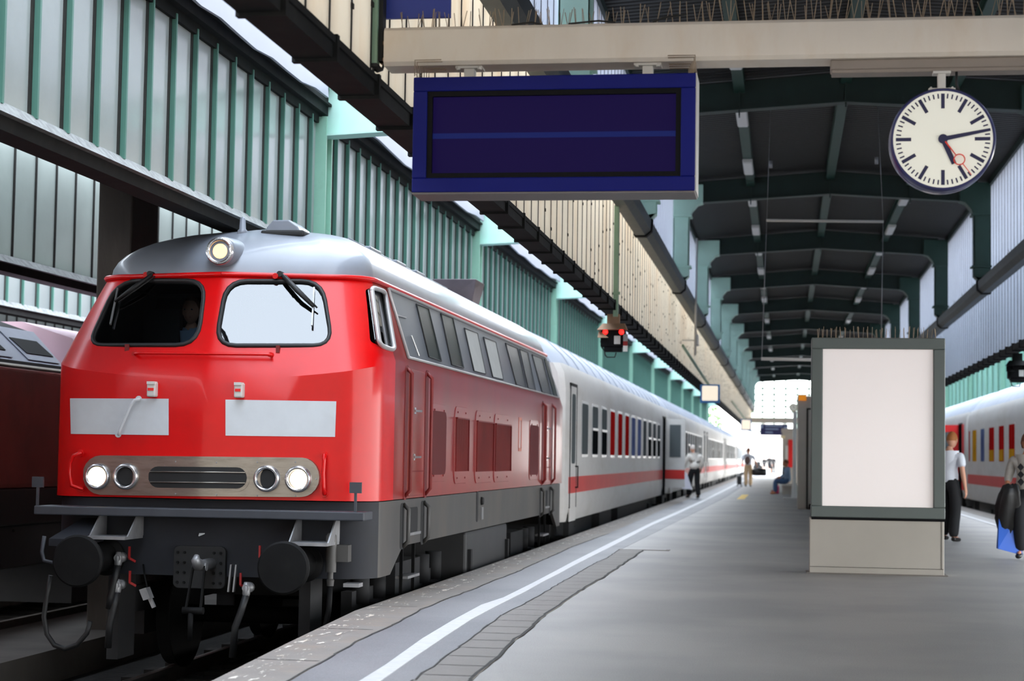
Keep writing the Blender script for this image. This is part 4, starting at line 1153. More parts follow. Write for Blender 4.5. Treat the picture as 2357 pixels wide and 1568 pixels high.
# louvred grilles with their frames
for x0, x1, yt, yb, mm, inset in ((992, 1025, 928, 1108, M_DARKRED, 0), (1047, 1074, 935, 1112, M_BROWNRED, 1), (1095, 1132, 944, 1110, M_BROWNRED, 1), (1138, 1172, 952, 1108, M_BROWNRED, 1), (1219, 1238, 966, 1104, M_DARKRED, 0)):
    a = atSide(x0, yt); c = atSide(x1, yb); X = CX_ + HW
    cy, cz = (a.y + c.y) / 2, (a.z + c.z) / 2; w, h = abs(c.y - a.y), a.z - c.z
    m = MB(); m.prism([(X - .01, cy + p, cz + q) for p, q in rrect(w, h, .1)], (.016, 0, 0)); gl_ = m.build('side_grille', M_REDSIDE, loco, bevel=.004)
    hi, wi = (h - .26 if inset else h - .14), w - .08
    m = MB(); m.prism([(X + .004, cy + p, cz + q) for p, q in rrect(wi, hi, .015 if inset else .08)], (.006, 0, 0)); m.build('grille_mesh', mm, gl_)
    if inset:
        m = MB(); k = int(wi / .05)
        for i in range(k): m.box((X + .008, cy - wi / 2 + .05 * i + .012, cz - hi / 2), (X + .02, cy - wi / 2 + .05 * i + .03, cz + hi / 2))
        m.build('louvre_slats', mm, gl_)
        m = MB(); m.box((X, cy - wi / 2 - .01, cz + hi / 2), (X + .03, cy + wi / 2 + .012, cz + hi / 2 + .015)); m.box((X, cy + wi / 2, cz - hi / 2), (X + .03, cy + wi / 2 + .02, cz + hi / 2)); m.build('grille_lip', M_REDDEEP, gl_)
    m = MB()
    for sy in (-.3, .3):
        for sz_ in (-1, 1): m.lathe((X + .004, cy + sy * w, cz + sz_ * (h / 2 - .06)), (1, 0, 0), [(0, .012), (.008, .01)], 6)
    m.build('grille_bolts', M_REDDEEP, gl_)
c = atSide(1197, 1000); m = MB()
for p in (-.12, .12): m.box((c.x, c.y + p - .025, c.z - .2), (c.x + .003, c.y + p + .025, c.z + .2))
for q in (-.2, .2): m.box((c.x, c.y - .14, c.z + q - .02), (c.x + .003, c.y + .14, c.z + q + .02))
m.build('faded_emblem', mat('faded_emblem_paint', (206, 130, 112), .5), loco)
c = atX(1098, 1165, CX_ + HW - .02); m = MB(); m.prism([(c.x - .01, c.y + p, c.z + q) for p, q in rrect(.12, .36, .05)], (.014, 0, 0)); m.build('filler_slot', M_BLACK, loco)
m = MB(); m.lathe((c.x, c.y + .28, c.z + .05), (1, 0, 0), [(0, .05), (.03, .04)], 10); m.build('filler_cap', M_BLACK, loco)
m = MB(); m.box((c.x, c.y + .22, c.z - .16), (c.x + .02, c.y + .34, c.z - .02)); m.build('label_plate', M_WORNSTEEL, loco)
# tank, bogies and wheels under the frame
m = MB(); m.box((CX_ - 1.35, 20.0, -.5), (CX_ + 1.38, 23.0, .4)); tk = m.build('fuel_tank', M_TANK, loco, bevel=.03)
for yy in (20.1, 22.85):
    m = MB(); m.box((CX_ + 1.38, yy, -.1), (CX_ + 1.42, yy + .1, .2)); m.build('tank_strap', M_UNDER, tk)
for yc in (17.9, 25.4):
    m = MB()
    for sx in (-1, 1):
        m.box((CX_ + sx * 1.02 - .05, yc - 2.0, -.22), (CX_ + sx * 1.02 + .05, yc + 2.0, .02)); m.box((CX_ + sx * 1.02 - .1, yc - .6, -.1), (CX_ + sx * 1.02 + .14, yc + .6, .2))
        for q in (-1.4, 1.4):
            m.box((CX_ + sx * 1.1 - .1, yc + q - .2, -.45), (CX_ + sx * 1.1 + .1, yc + q + .2, -.1))
            for d in (-.34, .34): m.lathe((CX_ + sx * 1.08, yc + q + d, -.1), (0, 0, 1), [(0, .09), (.3, .09)], 12)
    m.box((CX_ - .9, yc - .5, -.15), (CX_ + .9, yc + .5, .2))
    bg = m.build('bogie', M_UNDER, loco)
    for q in (-1.4, 1.4):
        m = MB()
        for sx in (-1, 1): m.lathe((CX_ + sx * .80, yc + q, -.26), (-sx, 0, 0), [(0, .44), (.01, .478), (.12, .48), (.128, .505), (.15, .505)], 32)
        m.lathe((CX_ - .7, yc + q, -.26), (1, 0, 0), [(0, .08), (1.4, .08)], 12); m.build('wheelset', M_WHEEL, bg)
m = MB(); m.box((CX_ - .9, 15.1, -.55), (CX_ - .8, 15.5, .3)); m.build('rail_guard', M_UNDER, loco)
m = MB(); m.box((CX_ + .8, 15.1, -.55), (CX_ + .9, 15.5, .3)); m.build('rail_guard', M_UNDER, loco)
# cab interior seen through the glass
m = MB(); m.box((CX_ - 1.15, 15.5, 1.76), (CX_ + 1.15, 15.85, 2.05)); ds = m.build('driver_desk', M_CABDARK, loco)
m = MB(); m.box((CX_ - .95, 15.9, 1.9), (CX_ - .6, 16.0, 2.55)); m.build('cab_locker', M_SEAT, loco)
for dx in (-.92, .38):
    c = MB(); p = Vector((CX_ + dx + .2, 15.43, 2.17)); c.prism([p + Vector((-.1, 0, .03)), p + Vector((.1, 0, .03)), p + Vector((.04, 0, -.03)), p + Vector((-.03, 0, -.03))], (0, .03, 0)); c.build('desk_lamp', M_LIGHTGREY, loco)

# ================================================================== overhead beam, departure board, clock
BY = 10.5
t = thing('overhead_beam', 'long beige box beam across the platform carrying the blank departure board and the clock', 'beam', (.5, BY, 3.58))
m = MB(); prof = [(0, 3.6), (.02, 3.578), (.23, 3.578), (.25, 3.6), (.25, 3.79), (.23, 3.81), (.02, 3.81), (0, 3.79)]
m.prism([Vector((-2.39, BY + a, z)) for a, z in prof], (6.4, 0, 0)); m.build('box_beam', M_BEIGEBEAM, t)
m = MB(); m.box((-2.44, BY + .06, 3.62), (-2.39, BY + .19, 3.64)); m.box((-2.44, BY + .06, 3.72), (-2.39, BY + .19, 3.74)); m.build('end_bracket', M_RUST, t)
t = thing('hanging_post', 'pale green post holding the left end of the beige overhead beam', 'post', (-2.475, BY + .1, 3.59))
m = MB(); m.box((-2.515, BY + .02, 3.59), (-2.435, BY + .1, 4.91)); m.build('post', M_PALEGREEN, t, bevel=.004)
m = MB(); m.box((-2.435, BY + .05, 3.62), (-2.41, BY + .14, 4.2)); m.box((-2.52, BY + .0, 3.575), (-2.43, BY + .14, 3.595)); m.build('channel', M_BLACK, t)
m = MB(); m.tube([(-2.46, BY + .06, 3.57), (-2.44, BY + .06, 3.555), (-2.41, BY + .06, 3.565), (-2.4, BY + .06, 3.6)], .008, 6); m.lathe((-2.47, BY + .06, 3.55), (0, 0, 1), [(0, .012), (.04, .016)], 8); m.build('cable', M_RUBBER, t)
t = thing('hanging_post', 'post holding the right end of the beige overhead beam, beyond the clock', 'post', (4.05, BY + .1, 3.59))
m = MB(); m.box((4.01, BY + .02, 3.5), (4.09, BY + .2, 6.85)); m.build('post', M_PALEGREEN, t, bevel=.004)
# blue plate hung above the beam
t = thing('blue_plate', 'plain blue sign plate at the top above the beige beam', 'sign', (-2.22, BY + .04, 3.9))
m = MB(); m.box((-2.46, BY + .15, 3.9), (-2.015, BY + .18, 4.5)); m.build('plate', M_BLUESIGN, t, bevel=.004)
m = MB(); m.box((-2.455, BY + .18, 3.95), (-2.02, BY + .195, 4.5)); m.build('plate_back', M_BEZEL, t)
# departure board
t = thing('departure_board', 'wide blue departure board with a dark empty screen hanging under the beige beam', 'sign', (-1.355, BY + .02, 3.15))
x0, x1, z0, z1, yf, yb = -2.195, -.52, 2.805, 3.495, BY - .04, BY + .26
m = MB()
def frame(m, x0, x1, z0, z1, b, yf, yb, mi=0):
    m.box((x0, yf, z0), (x1, yb, z0 + b), mi); m.box((x0, yf, z1 - b), (x1, yb, z1), mi); m.box((x0, yf, z0 + b), (x0 + b, yb, z1 - b), mi); m.box((x1 - b, yf, z0 + b), (x1, yb, z1 - b), mi)
frame(m, x0, x1, z0, z1, .085, yf, yf + .06); m.build('blue_frame', M_BLUE, t, bevel=.006)
m = MB(); m.box((x0 + .004, yf + .055, z0 - .0), (x1 - .004, yb, z1 + .005)); m.box((x0 + .0, yf + .01, z0 - .012), (x1, yb, z0 + .002)); cs = m.build('housing', mat('sign_housing', (120, 114, 112), .5, metal=.2), t, bevel=.006)
m = MB(); m.box((x1 - .003, yf + .01, z0), (x1 + .006, yb, z1)); m.build('side_cover', M_OFFWHITE, cs)
m = MB(); frame(m, x0 + .08, x1 - .08, z0 + .08, z1 - .08, .035, yf + .012, yf + .056); m.build('bezel', M_BEZEL, t)
m = MB(); m.box((x0 + .11, yf + .04, z0 + .1), (x1 - .11, yf + .054, z1 - .115)); sc = m.build('screen', M_SCREEN, t)
zc = 3.146; m = MB(); m.box((x0 + .112, yf + .036, zc - .016), (x1 - .112, yf + .0405, zc + .016)); m.build('screen_bar', M_SCREENBAR, sc)
for x in (-1.88, -.81):
    m = MB(); m.box((x - .03, BY + .07, 3.495), (x + .03, BY + .15, 3.575)); m.box((x - .08, BY + .05, 3.565), (x + .08, BY + .17, 3.58))
    for q in (-.065, .065): m.lathe((x + q, BY + .06, 3.575), (0, 0, -1), [(0, .014), (.02, .014)], 6)
    m.build('hanger', M_OFFWHITE, t)
# comb of anti-bird wires at the corners of the board
def comb(label, x, sx):
    m = MB()
    for k in range(7):
        y = BY - .035 + .032 * k; a = .01 * k
        m.tube([(x + sx * .16, y, 3.6 - a * .6), (x + sx * a * .8, y, 3.6 - a * .6), (x + sx * a * .8, y, 3.502)], .003, 4)
    for z in (3.52, 3.545, 3.57): m.tube([(x, BY - .03, z), (x, BY + .2, z)], .002, 4)
    tag(m.build('bird_spike_comb', M_WIRE), label, 'bird spikes')
comb('small comb of bent wires on the left top corner of the departure board', -2.19, 1)
comb('small comb of bent wires on the right top corner of the departure board', -.525, -1)
# bird spikes along the top of the beam and along other ledges
def spikes(label, x0, x1, y, z, h, step, group, skew=.25):
    m = MB(); m.box((x0, y - .02, z), (x1, y + .02, z + .006))
    x = x0 + .01
    while x < x1:
        for q in range(random.choice((1, 2, 2, 3))):
            p = Vector((x + random.uniform(-.006, .006), y + random.uniform(-.015, .015), z))
            m.tube([p, p + Vector((random.uniform(-skew, skew) * h, random.uniform(-.5, .5) * h, h * random.uniform(.8, 1.15)))], .0026 * (h / .12) ** .5, 4, cap=False)
        x += step
    return tag(m.build('bird_spike_strip', M_WIRE), label, 'bird spikes', group)
random.seed(21); k = 0; x = -2.3
words = ['leftmost', 'second from the left', 'third from the left', 'fourth from the left', 'fifth from the left', 'sixth from the left', 'seventh from the left', 'eighth from the left', 'ninth from the left', 'tenth from the left', 'eleventh from the left', 'twelfth from the left']
while x < 1.7:
    spikes('strip of upright wire bird spikes on the beige beam, %s' % words[k], x, x + .46, BY + .06, 3.81, .125 if k > 2 else .1, .046, 'bird spikes along the beige beam'); x += .48; k += 1
k = 0
for pts in ([(-1.62, 3.815), (-1.55, 3.825), (-1.5, 3.828), (-1.44, 3.815)], [(-1.28, 3.815), (-1.1, 3.83), (-1.0, 3.818)], [(-.78, 3.815), (-.72, 3.84), (-.62, 3.852), (-.58, 3.86)]):
    m = MB(); m.tube([(a, BY + .03, z) for a, z in pts], .006, 5)
    tag(m.build('loose_strip', M_JOINT), 'loose dark strip curling off the top edge of the beige beam, %s' % ('leftmost', 'middle one', 'rightmost')[k], 'strip', 'loose strips on the beige beam'); k += 1
# lamp housing under the right part of the beam
t = thing('lamp_housing', 'long grey-brown lamp housing under the beige beam above the clock', 'lamp', (1.6, BY + .1, 3.53))
m = MB(); m.box((.255, BY + .05, 3.52), (3.2, BY + .2, 3.577)); m.build('housing', M_LAMPHOUSE, t, bevel=.006)
m = MB(); m.box((.262, BY + .06, 3.5), (3.19, BY + .19, 3.523)); m.build('diffuser', M_LAMPHOUSE, t, bevel=.004)
# platform clock
CC = Vector((.885, BY + .06, 3.092)); R = .285
t = thing('platform_clock', 'round white station clock with black bar markings hanging from the beige beam', 'clock', CC)
m = MB(); m.lathe(CC, (0, 1, 0), [(-.07, R - .012), (-.085, R - .004), (-.085, R + .004), (-.07, R + .012), (-.005, R + .012), (0, R + .004), (.01, R + .004), (.015, R + .012), (.075, R + .012), (.085, R)], 64); m.build('clock_case', M_NAVY, t, sharp=40)
m = MB(); m.lathe(CC + Vector((0, -.0795, 0)), (0, -1, 0), [(-.01, R - .004), (0.0, R - .006)], 64); dl = m.build('dial', M_DIAL, t)
m = MB()
for k in range(60):
    a = radians(6 * k); big = k % 5 == 0
    w, l = (.02, .086) if big else (.008, .028)
    ro = R - .022
    d = Vector((sin(a), 0, cos(a))); s_ = Vector((cos(a), 0, -sin(a)))
    p = CC + Vector((0, -.0815, 0))
    m.prism([p + d * ro + s_ * w / 2, p + d * ro - s_ * w / 2, p + d * (ro - l) - s_ * w / 2, p + d * (ro - l) + s_ * w / 2], (0, .0015, 0))
m.build('minute_marks', M_INK, dl)
def hand(name, ang, w0, w1, r0, r1, off, m_):
    a = radians(ang); d = Vector((sin(a), 0, cos(a))); s_ = Vector((cos(a), 0, -sin(a))); p = CC + Vector((0, off, 0))
    m = MB(); m.prism([p + d * r0 + s_ * w0 / 2, p + d * r0 - s_ * w0 / 2, p + d * r1 - s_ * w1 / 2, p + d * r1 + s_ * w1 / 2], (0, .002, 0))
    return m, p, d
m, p, d = hand('hour', 156.5, .03, .027, 0, .155, -.088, M_INK); m.build('hour_hand', M_INK, t)
m, p, d = hand('minute', 79.0, .026, .016, 0, .268, -.092, M_INK); m.lathe(CC + Vector((0, -.088, 0)), (0, -1, 0), [(0, .027), (.008, .027)], 24); m.build('minute_hand', M_INK, t)
m, p, d = hand('second', 143.0, .009, .005, .02, .122, -.097, M_HANDRED); m2, p, d = hand('second', 143.0, .005, .004, .178, .262, -.097, M_HANDRED)
m.add(m2.v, m2.f); c = p + d * .15
m.tube([c + Vector((.03 * cos(2 * pi * k / 24), .001, .03 * sin(2 * pi * k / 24))) for k in range(25)], .0035, 6, cap=False); m.build('second_hand', M_HANDRED, t)
m = MB(); m.box((CC.x - .022, BY + .05, CC.z + R), (CC.x + .022, BY + .1, 3.5)); m.box((CC.x - .075, BY + .03, CC.z + R - .02), (CC.x + .075, BY + .12, CC.z + R + .022)); m.box((CC.x - .05, BY + .04, 3.485), (CC.x + .05, BY + .12, 3.5))
for q in (-.06, .06): m.lathe((CC.x + q, BY + .06, CC.z + R + .02), (0, 0, 1), [(0, .008), (.014, .006)], 8)
m.build('hanger', M_OFFWHITE, t, bevel=.003)
m = MB(); m.tube([(CC.x + .085, BY + .08, 3.5), (CC.x + .085, BY + .08, 3.43), (CC.x + .1, BY + .08, 3.38), (CC.x + .12, BY + .07, 3.36)], .008, 6); m.build('clock_cable', M_RUBBER, t)

# ================================================================== advertising board
AY = 20.56
t = thing('advertising_board', 'tall grey advertising board with a blank white poster on a beige base', 'billboard', (1.03, AY + .2, 0))
m = MB(); m.box((.285, AY + .02, 0), (1.752, AY + .4, .62)); bs = m.build('base', M_BOARDBASE, t, bevel=.008)
m = MB(); m.box((.29, AY + .014, .075), (1.745, AY + .024, .079)); m.box((1.72, AY + .014, .08), (1.724, AY + .024, .6)); m.build('base_seam', M_JOINT, bs)
m = MB(); m.box((.25, AY - .01, 0), (1.79, AY + .43, .012)); m.build('plinth', M_SLAB, bs)
m = MB(); frame(m, .298, 1.762, .628, 2.632, .125, AY, AY + .42); m.box((.31, AY + .06, .7), (1.75, AY + .4, 2.6)); m.build('frame', M_BOARD, t, bevel=.01)
m = MB(); m.box((.305, AY + .01, .6), (1.755, AY + .41, .63)); m.build('shadow_gap', M_BEZEL, t)
m = MB(); pw, ph = 1.208, 1.79; m.prism([Vector((1.029 + a, AY + .052, 1.627 + b_)) for a, b_ in rrect(pw, ph, .018)], (0, .01, 0)); m.build('poster', M_POSTER, t)
spikes('row of wire bird spikes on top of the advertising board', .36, 1.72, AY + .1, 2.632, .12, .05, None, .1)
# hanging frame of two white bars on thin wires
TY = 30.6
t = thing('trapeze_bars', 'two thin white bars hung one above the other on wires from the roof', 'hanging bars', (.66, TY, 4.1))
m = MB(); m.tube([(-.32, TY, 5.28), (1.62, TY, 5.25)], .024, 8); m.build('top_bar', M_OFFWHITE, t)
m = MB(); m.tube([(-.39, TY, 2.945), (1.6, TY, 2.92)], .028, 8); m.build('bottom_bar', M_WHITE, t)
for a, b_, c in (((-.31, TY, 5.28), (-.38, TY, 2.95), (-.25, TY, 7.53)), ((1.61, TY, 5.25), (1.58, TY, 2.92), (1.5, TY, 7.58))):
    m = MB(); m.tube([b_, a], .007, 5); m.tube([a, c], .004, 5); m.lathe(Vector(c) + Vector((0, 0, -1.36)), (0, 0, 1), [(0, .03), (.12, .03)], 8); m.build('wire', M_WORNSTEEL, t)
# signal with two red lamps under the left apron, and its twin on the right
def signal(X, Y, label, lit, downpipe):
    t = thing('railway_signal', label, 'signal', (X, Y, 3.0))
    m = MB(); m.box((X - .19, Y - .02, 2.86), (X + .17, Y + .16, 3.16)); m.box((X - .14, Y - .01, 2.79), (X + .12, Y + .14, 2.86)); m.build('case', M_BEZEL, t, bevel=.01)
    m = MB(); m.hexa([(X - .23, Y - .14, 3.1), (X + .2, Y - .14, 3.11), (X + .2, Y + .1, 3.11), (X - .23, Y + .1, 3.1), (X - .16, Y - .02, 3.2), (X + .16, Y - .02, 3.2), (X + .16, Y + .1, 3.2), (X - .16, Y + .1, 3.2)])
    m.hexa([(X - .22, Y - .14, 2.985), (X - .06, Y - .14, 2.985), (X - .12, Y, 2.99), (X - .22, Y, 2.99), (X - .22, Y - .13, 3.0), (X - .08, Y - .13, 3.0), (X - .19, Y, 3.09), (X - .22, Y, 3.09)]); m.build('rusty_hood', M_RUST if lit else M_SOOT, t)
    for dx in (-.12, .115):
        m = MB(); m.lathe((X + dx, Y - .03, 3.075), (0, -1, 0), [(-.02, .04), (.0, .036), (.02, .02), (.022, .004)], 20); m.build('signal_lamp', M_SIGRED if lit else M_BEZEL, t)
    m = MB(); m.box((X + .01, Y - .04, 2.9), (X + .1, Y - .015, 3.02)); m.build('number_plate', M_LIGHTGREY, t)
    if lit:
        m = MB(); m.box((X + .145, Y - .07, 2.79), (X + .21, Y - .05, 2.875), 0); m.box((X + .145, Y - .07, 2.875), (X + .21, Y - .05, 2.94), 1); m.box((X + .145, Y - .07, 2.94), (X + .21, Y - .05, 3.04), 2); m.build('mast_plate', [M_WHITE, M_COCK, M_WORNSTEEL], t)
    m = MB(); m.tube([(X - .19, Y, 2.95), (X - .17, Y, 2.85), (X - .13, Y, 2.8), (X - .12, Y, 2.74), (X - .09, Y, 2.71), (X + .02, Y, 2.71), (X + .04, Y, 2.78)], .01, 6); m.build('signal_cable', M_RUBBER, t)
    m = MB(); m.box((X - .1, Y + .0, 3.19), (X + .08, Y + .12, 3.34)); m.build('mounting', M_RUST if lit else M_SOOT, t)
    if downpipe:
        m = MB(); m.box((XA + .03, Y - .03, 3.3), (XA + .1, Y + .05, 4.93)); m.box((XA - .02, Y - .06, 3.62), (XA + .13, Y - .02, 3.66)); m.build('downpipe', M_PALEGREEN, t)
    return t
signal(-2.46, 26.2, 'black signal box with two lit red lamps under the beige apron', True, True)
signal(4.36, 35.2, 'black signal housing at the right edge above the coach', False, False)
# box signs, junction box
def boxsign(X0, X1, Z0, Z1, Y, label):
    t = thing('box_sign', label, 'sign', ((X0 + X1) / 2, Y, (Z0 + Z1) / 2))
    m = MB(); m.box((X0, Y, Z0), (X1, Y + .14, Z1)); m.build('frame', M_SIGNBLUE, t, bevel=.01)
    m = MB(); m.prism([Vector(((X0 + X1) / 2 + a, Y - .008, (Z0 + Z1) / 2 + b_ + .01)) for a, b_ in rrect(X1 - X0 - .1, Z1 - Z0 - .1, .03)], (0, .012, 0)); m.build('lit_face', M_SIGNLIT, t)
    m = MB(); m.bar(((X0 + X1) / 2 - .05, Y + .07, Z1), (XA + .05, Y - 4.0, 4.0), .05); m.build('support_arm', M_PALEGREEN, t)
boxsign(-2.2, -1.685, 2.735, 3.225, 48, 'square lit white sign with a blue frame hanging by the left apron, the nearer one')
boxsign(-2.12, -1.6, 2.69, 3.25, 90, 'square white sign with a blue frame hanging far down the left apron')
t = thing('junction_box', 'small white box on a white pole fixed to the beige apron', 'box', (XA + .12, 41.8, 4))
a = atX(1578, 770, XA + .12); b_ = atX(1578, 795, XA + .12)
m = MB(); m.box((XA + .33, a.y - .1, b_.z), (XA + .42, a.y + .4, a.z)); m.box((XA + .04, a.y, b_.z + .1), (XA + .34, a.y + .04, b_.z + .14)); m.build('box', M_WHITE, t)
m = MB(); m.tube([(XA + .36, a.y - .1, 3.75), (XA + .38, a.y - .1, 6.6)], .03, 6); m.build('pole', M_LIGHTGREY, t)
# kiosk block, white post with a small clock, far shelter, far beam and board
KY = 47.7
t = thing('kiosk', 'beige kiosk block half hidden behind the advertising board', 'kiosk', (1.0, KY + 1, 0))
m = MB(); m.box((.354, KY, 0), (1.75, KY + 2.4, 2.93)); kb = m.build('walls', M_KIOSK, t, bevel=.01)
m = MB(); frame(m, .57, 1.35, -.02, 2.62, .045, KY - .02, KY + .01); m.build('door_frame', M_JOINT, kb)
m = MB(); m.box((.615, KY - .012, .05), (1.305, KY + .005, 2.57)); m.build('door_panel', M_BOARDBASE, kb)
m = MB(); m.box((.64, KY - .2, 0), (.78, KY - .05, .14)); tag(m.build('box', M_SOOT), 'small dark box on the floor at the foot of the kiosk door', 'box')
m = MB(); m.box((.36, KY - .06, 2.81), (.56, KY - .03, 2.95)); tag(m.build('orange_sign', M_ORANGE), 'small orange sign on the top corner of the kiosk', 'sign')
PY = 59.6
t = thing('clock_post', 'slim white post with a small pale clock left of the kiosk', 'post', (.33, PY, 0))
m = MB(); m.lathe((.33, PY, 0), (0, 0, 1), [(0, .1), (.5, .075), (.55, .06), (2.85, .055)], 12); m.build('post', M_WHITE, t, sharp=40)
m = MB(); m.lathe((.29, PY - .02, 2.97), (0, -1, 0), [(-.05, .14), (.03, .14), (.04, .125), (.04, .115)], 24); ck = m.build('small_clock', mat('small_clock_case', (214, 208, 170), .5), t, sharp=40)
m = MB(); m.lathe((.29, PY - .058, 2.97), (0, -1, 0), [(0, .112), (.004, .11)], 24); m.build('small_dial', M_DIAL, ck)
m = MB(); m.box((.285, PY - .066, 2.97), (.295, PY - .063, 3.05)); m.box((.29, PY - .066, 2.966), (.34, PY - .063, 2.976)); m.build('small_hands', M_INK, ck)
m = MB(); m.box((-.02, PY - .3, 0), (.5, PY + .3, .05)); m.build('foot_plate', M_LIGHTGREY, t)
SY = 92
t = thing('shelter', 'pale grey shelter with a red poster beyond the white post', 'shelter', (.6, SY + 3, 0))
m = MB(); m.box((-.1, SY, 0), (.45, SY + .15, 2.7)); m.box((-.1, SY + 5, 0), (1.8, SY + 5.1, 2.7)); m.box((.45, SY, 2.4), (1.8, SY + .15, 2.7)); m.box((-.15, SY - .1, 2.7), (1.9, SY + 5.2, 2.85)); m.box((-.1, SY, 0), (0, SY + 5, .9)); sb = m.build('walls', M_KIOSK, t)
m = MB(); m.box((.2, SY - .06, .9), (.5, SY - .02, 2.3)); m.build('red_poster', M_POSTERRED, sb)
m = MB(); m.box((.05, SY - .05, 1.3), (.2, SY - .02, 2.0)); m.build('pale_notice', M_OFFWHITE, sb)
m = MB(); m.box((-.2, SY - .05, 2.35), (.05, SY - .0, 2.5)); m.build('yellow_light', mat('pale_yellow', (232, 214, 170), .5), sb)
FY = 112
t = thing('overhead_beam', 'far grey-beige beam across the platform carrying the small blue board', 'beam', (-.5, FY, 3.6))
m = MB(); m.box((-2.35, FY, 3.56), (3.6, FY + .25, 3.82)); m.build('box_beam', M_BEIGEBEAM, t)
t = thing('departure_board', 'small dark blue departure board far down the platform', 'sign', (-.65, FY, 3.1))
m = MB(); m.box((-1.46, FY - .03, 2.78), (.22, FY + .2, 3.45)); fb = m.build('board', M_NAVY, t)
m = MB()
for z, xa, xb in ((3.3, -1.15, -.1), (3.12, -1.15, -.35), (2.92, -1.15, -.7)): m.box((xa, FY - .04, z), (xb, FY - .028, z + .07))
m.box((-1.42, FY - .04, 3.2), (-1.28, FY - .028, 3.4)); m.box((-.02, FY - .04, 3.15), (.18, FY - .028, 3.32)); m.build('board_rows', mat('board_rows_pale', (150, 168, 200), .5), fb)
for x in (-1.2, -.05):
    m = MB(); m.box((x - .04, FY + .05, 3.45), (x + .04, FY + .15, 3.57)); m.build('hanger', M_OFFWHITE, t)

# ================================================================== passenger coaches
def coach(X, sgn, y0, y1, label, group, win, doors, roof_m=M_COACHROOF, openleaf=None):
    """X = middle of the coach; sgn=+1: the +X side faces the platform"""
    t = thing('passenger_coach', label, 'coach', (X, (y0 + y1) / 2, -.745), group)
    hw = 1.42; zb = .2
    prof = [(hw - .06, zb), (hw, zb + .25), (hw, 2.35), (hw - .03, 2.62), (hw - .12, 2.78)]
    roofp = [(hw - .12, 2.78), (hw - .24, 2.96), (hw - .5, 3.2), (hw - .9, 3.38), (0, 3.46)]
    b = MB()
    ys = [(y0, .9), (y0 + .08, .97), (y0 + .25, 1), (y1 - .25, 1), (y1 - .08, .97), (y1, .9)]
    full = prof + [(-x, z) for x, z in prof[::-1]]
    rows = [[Vector((X + x * s, y, z)) for x, z in full] for y, s in ys]
    b.grid(rows, 0, True); n = len(full)
    b.add(rows[0], [list(range(n))]); b.add(rows[-1], [list(range(n))[::-1]])
    body = b.build('body', M_COACH, t, sharp=30)
    r = MB(); rp = roofp + [(-x, z) for x, z in roofp[::-1][1:]]
    ys2 = [(y0, .88, .86), (y0 + .2, .97, .95), (y0 + .7, 1, 1), (y1 - .7, 1, 1), (y1 - .2, .97, .95), (y1, .88, .86)]
    rows = [[Vector((X + x * s, y, 2.78 + (z - 2.78) * q)) for x, z in rp] for y, s, q in ys2]
    r.grid(rows, 0, True); n = len(rp); r.add(rows[0], [list(range(n))]); r.add(rows[-1], [list(range(n))[::-1]])
    yy = y0 + 1.1
    while yy < y1 - 1: r.tube([Vector((X + x * 1.003, yy, z + .006)) for x, z in roofp], .012, 4, cap=False); yy += 1.5
    rf = r.build('roof', roof_m, t, sharp=40)
    xs = X + sgn * hw
    def sbox(m, ya, yb, za, zb_, th, mi=0): m.box((xs - sgn * .01, ya, za), (xs + sgn * th, yb, zb_), mi)
    m = MB(); sbox(m, y0 + .26, y1 - .26, .66, .93, .004); m.build('red_stripe', M_COACHRED, t)
    for i, (ya, yb, mm, low) in enumerate(win):
        m = MB(); m.prism([(xs - sgn * .01, (ya + yb) / 2 + a, 1.745 + b_) for a, b_ in rrect(yb - ya, .98, .09)], (sgn * .018, 0, 0)); wf = m.build('window', M_COACH if low == 2 else M_BANDTRIM, t)
        m = MB(); m.prism([(xs, (ya + yb) / 2 + a, 1.745 + b_) for a, b_ in rrect(yb - ya - .1, .88, .07)], (sgn * .012, 0, 0)); m.build('pane', mm, wf)
        if low == 1:
            m = MB(); m.box((xs, ya + .06, 1.32), (xs + sgn * .016, yb - .06, 1.76)); m.build('open_lower_sash', M_PANEDARK, wf)
            m = MB(); m.box((xs, ya + .02, 1.745), (xs + sgn * .022, yb - .02, 1.79)); m.build('sash_bar', M_BANDTRIM, wf)
    for i, (ya, yb, opened) in enumerate(doors):
        m = MB(); sbox(m, ya, yb, zb + .0, 2.42, .006)
        d = m.build('door', M_PANEDARK if opened else M_COACH, t)
        m = MB(); frame(m, 0, 1, 0, 1, .1, 0, 1) if False else None
        m = MB()
        for za, zb_, yya, yyb in ((.42, 2.45, ya - .05, ya), (.42, 2.45, yb, yb + .05), (2.42, 2.47, ya - .05, yb + .05)): sbox(m, yya, yyb, za, zb_, .012)
        m.build('door_frame', M_JOINT, d)
        if not opened:
            m = MB(); m.prism([(xs, (ya + yb) / 2 + a, 1.72 + b_) for a, b_ in rrect((yb - ya) * .55, 1.15, .09)], (sgn * .014, 0, 0)); m.build('door_pane', M_COACHPANE, d)
            m = MB(); sbox(m, ya, yb, .66, .93, .009); m.build('door_stripe', M_COACHRED, d)
            m = MB(); m.tube([(xs, yb - .1, 1.1), (xs + sgn * .05, yb - .1, 1.1), (xs + sgn * .05, yb - .1, .75), (xs, yb - .1, .75)], .015, 6); m.build('door_handle', M_BUFFER, d)
        m = MB(); sbox(m, ya + .05, yb - .05, -.35, zb - .02, -.1); m.box((xs - sgn * .3, ya + .1, -.1), (xs + sgn * .02, yb - .1, -.06)); m.build('door_steps', M_UNDER, d)
    m = MB(); m.box((X - 1.1, y0 + .4, -.15), (X + 1.1, y1 - .4, .2)); m.box((X - 1.25, y0 + 7, -.4), (X + 1.25, y0 + 9.5, .15)); m.box((X - 1.25, y0 + 11, -.45), (X + 1.25, y0 + 15, .15)); u = m.build('underframe', M_UNDER, t)
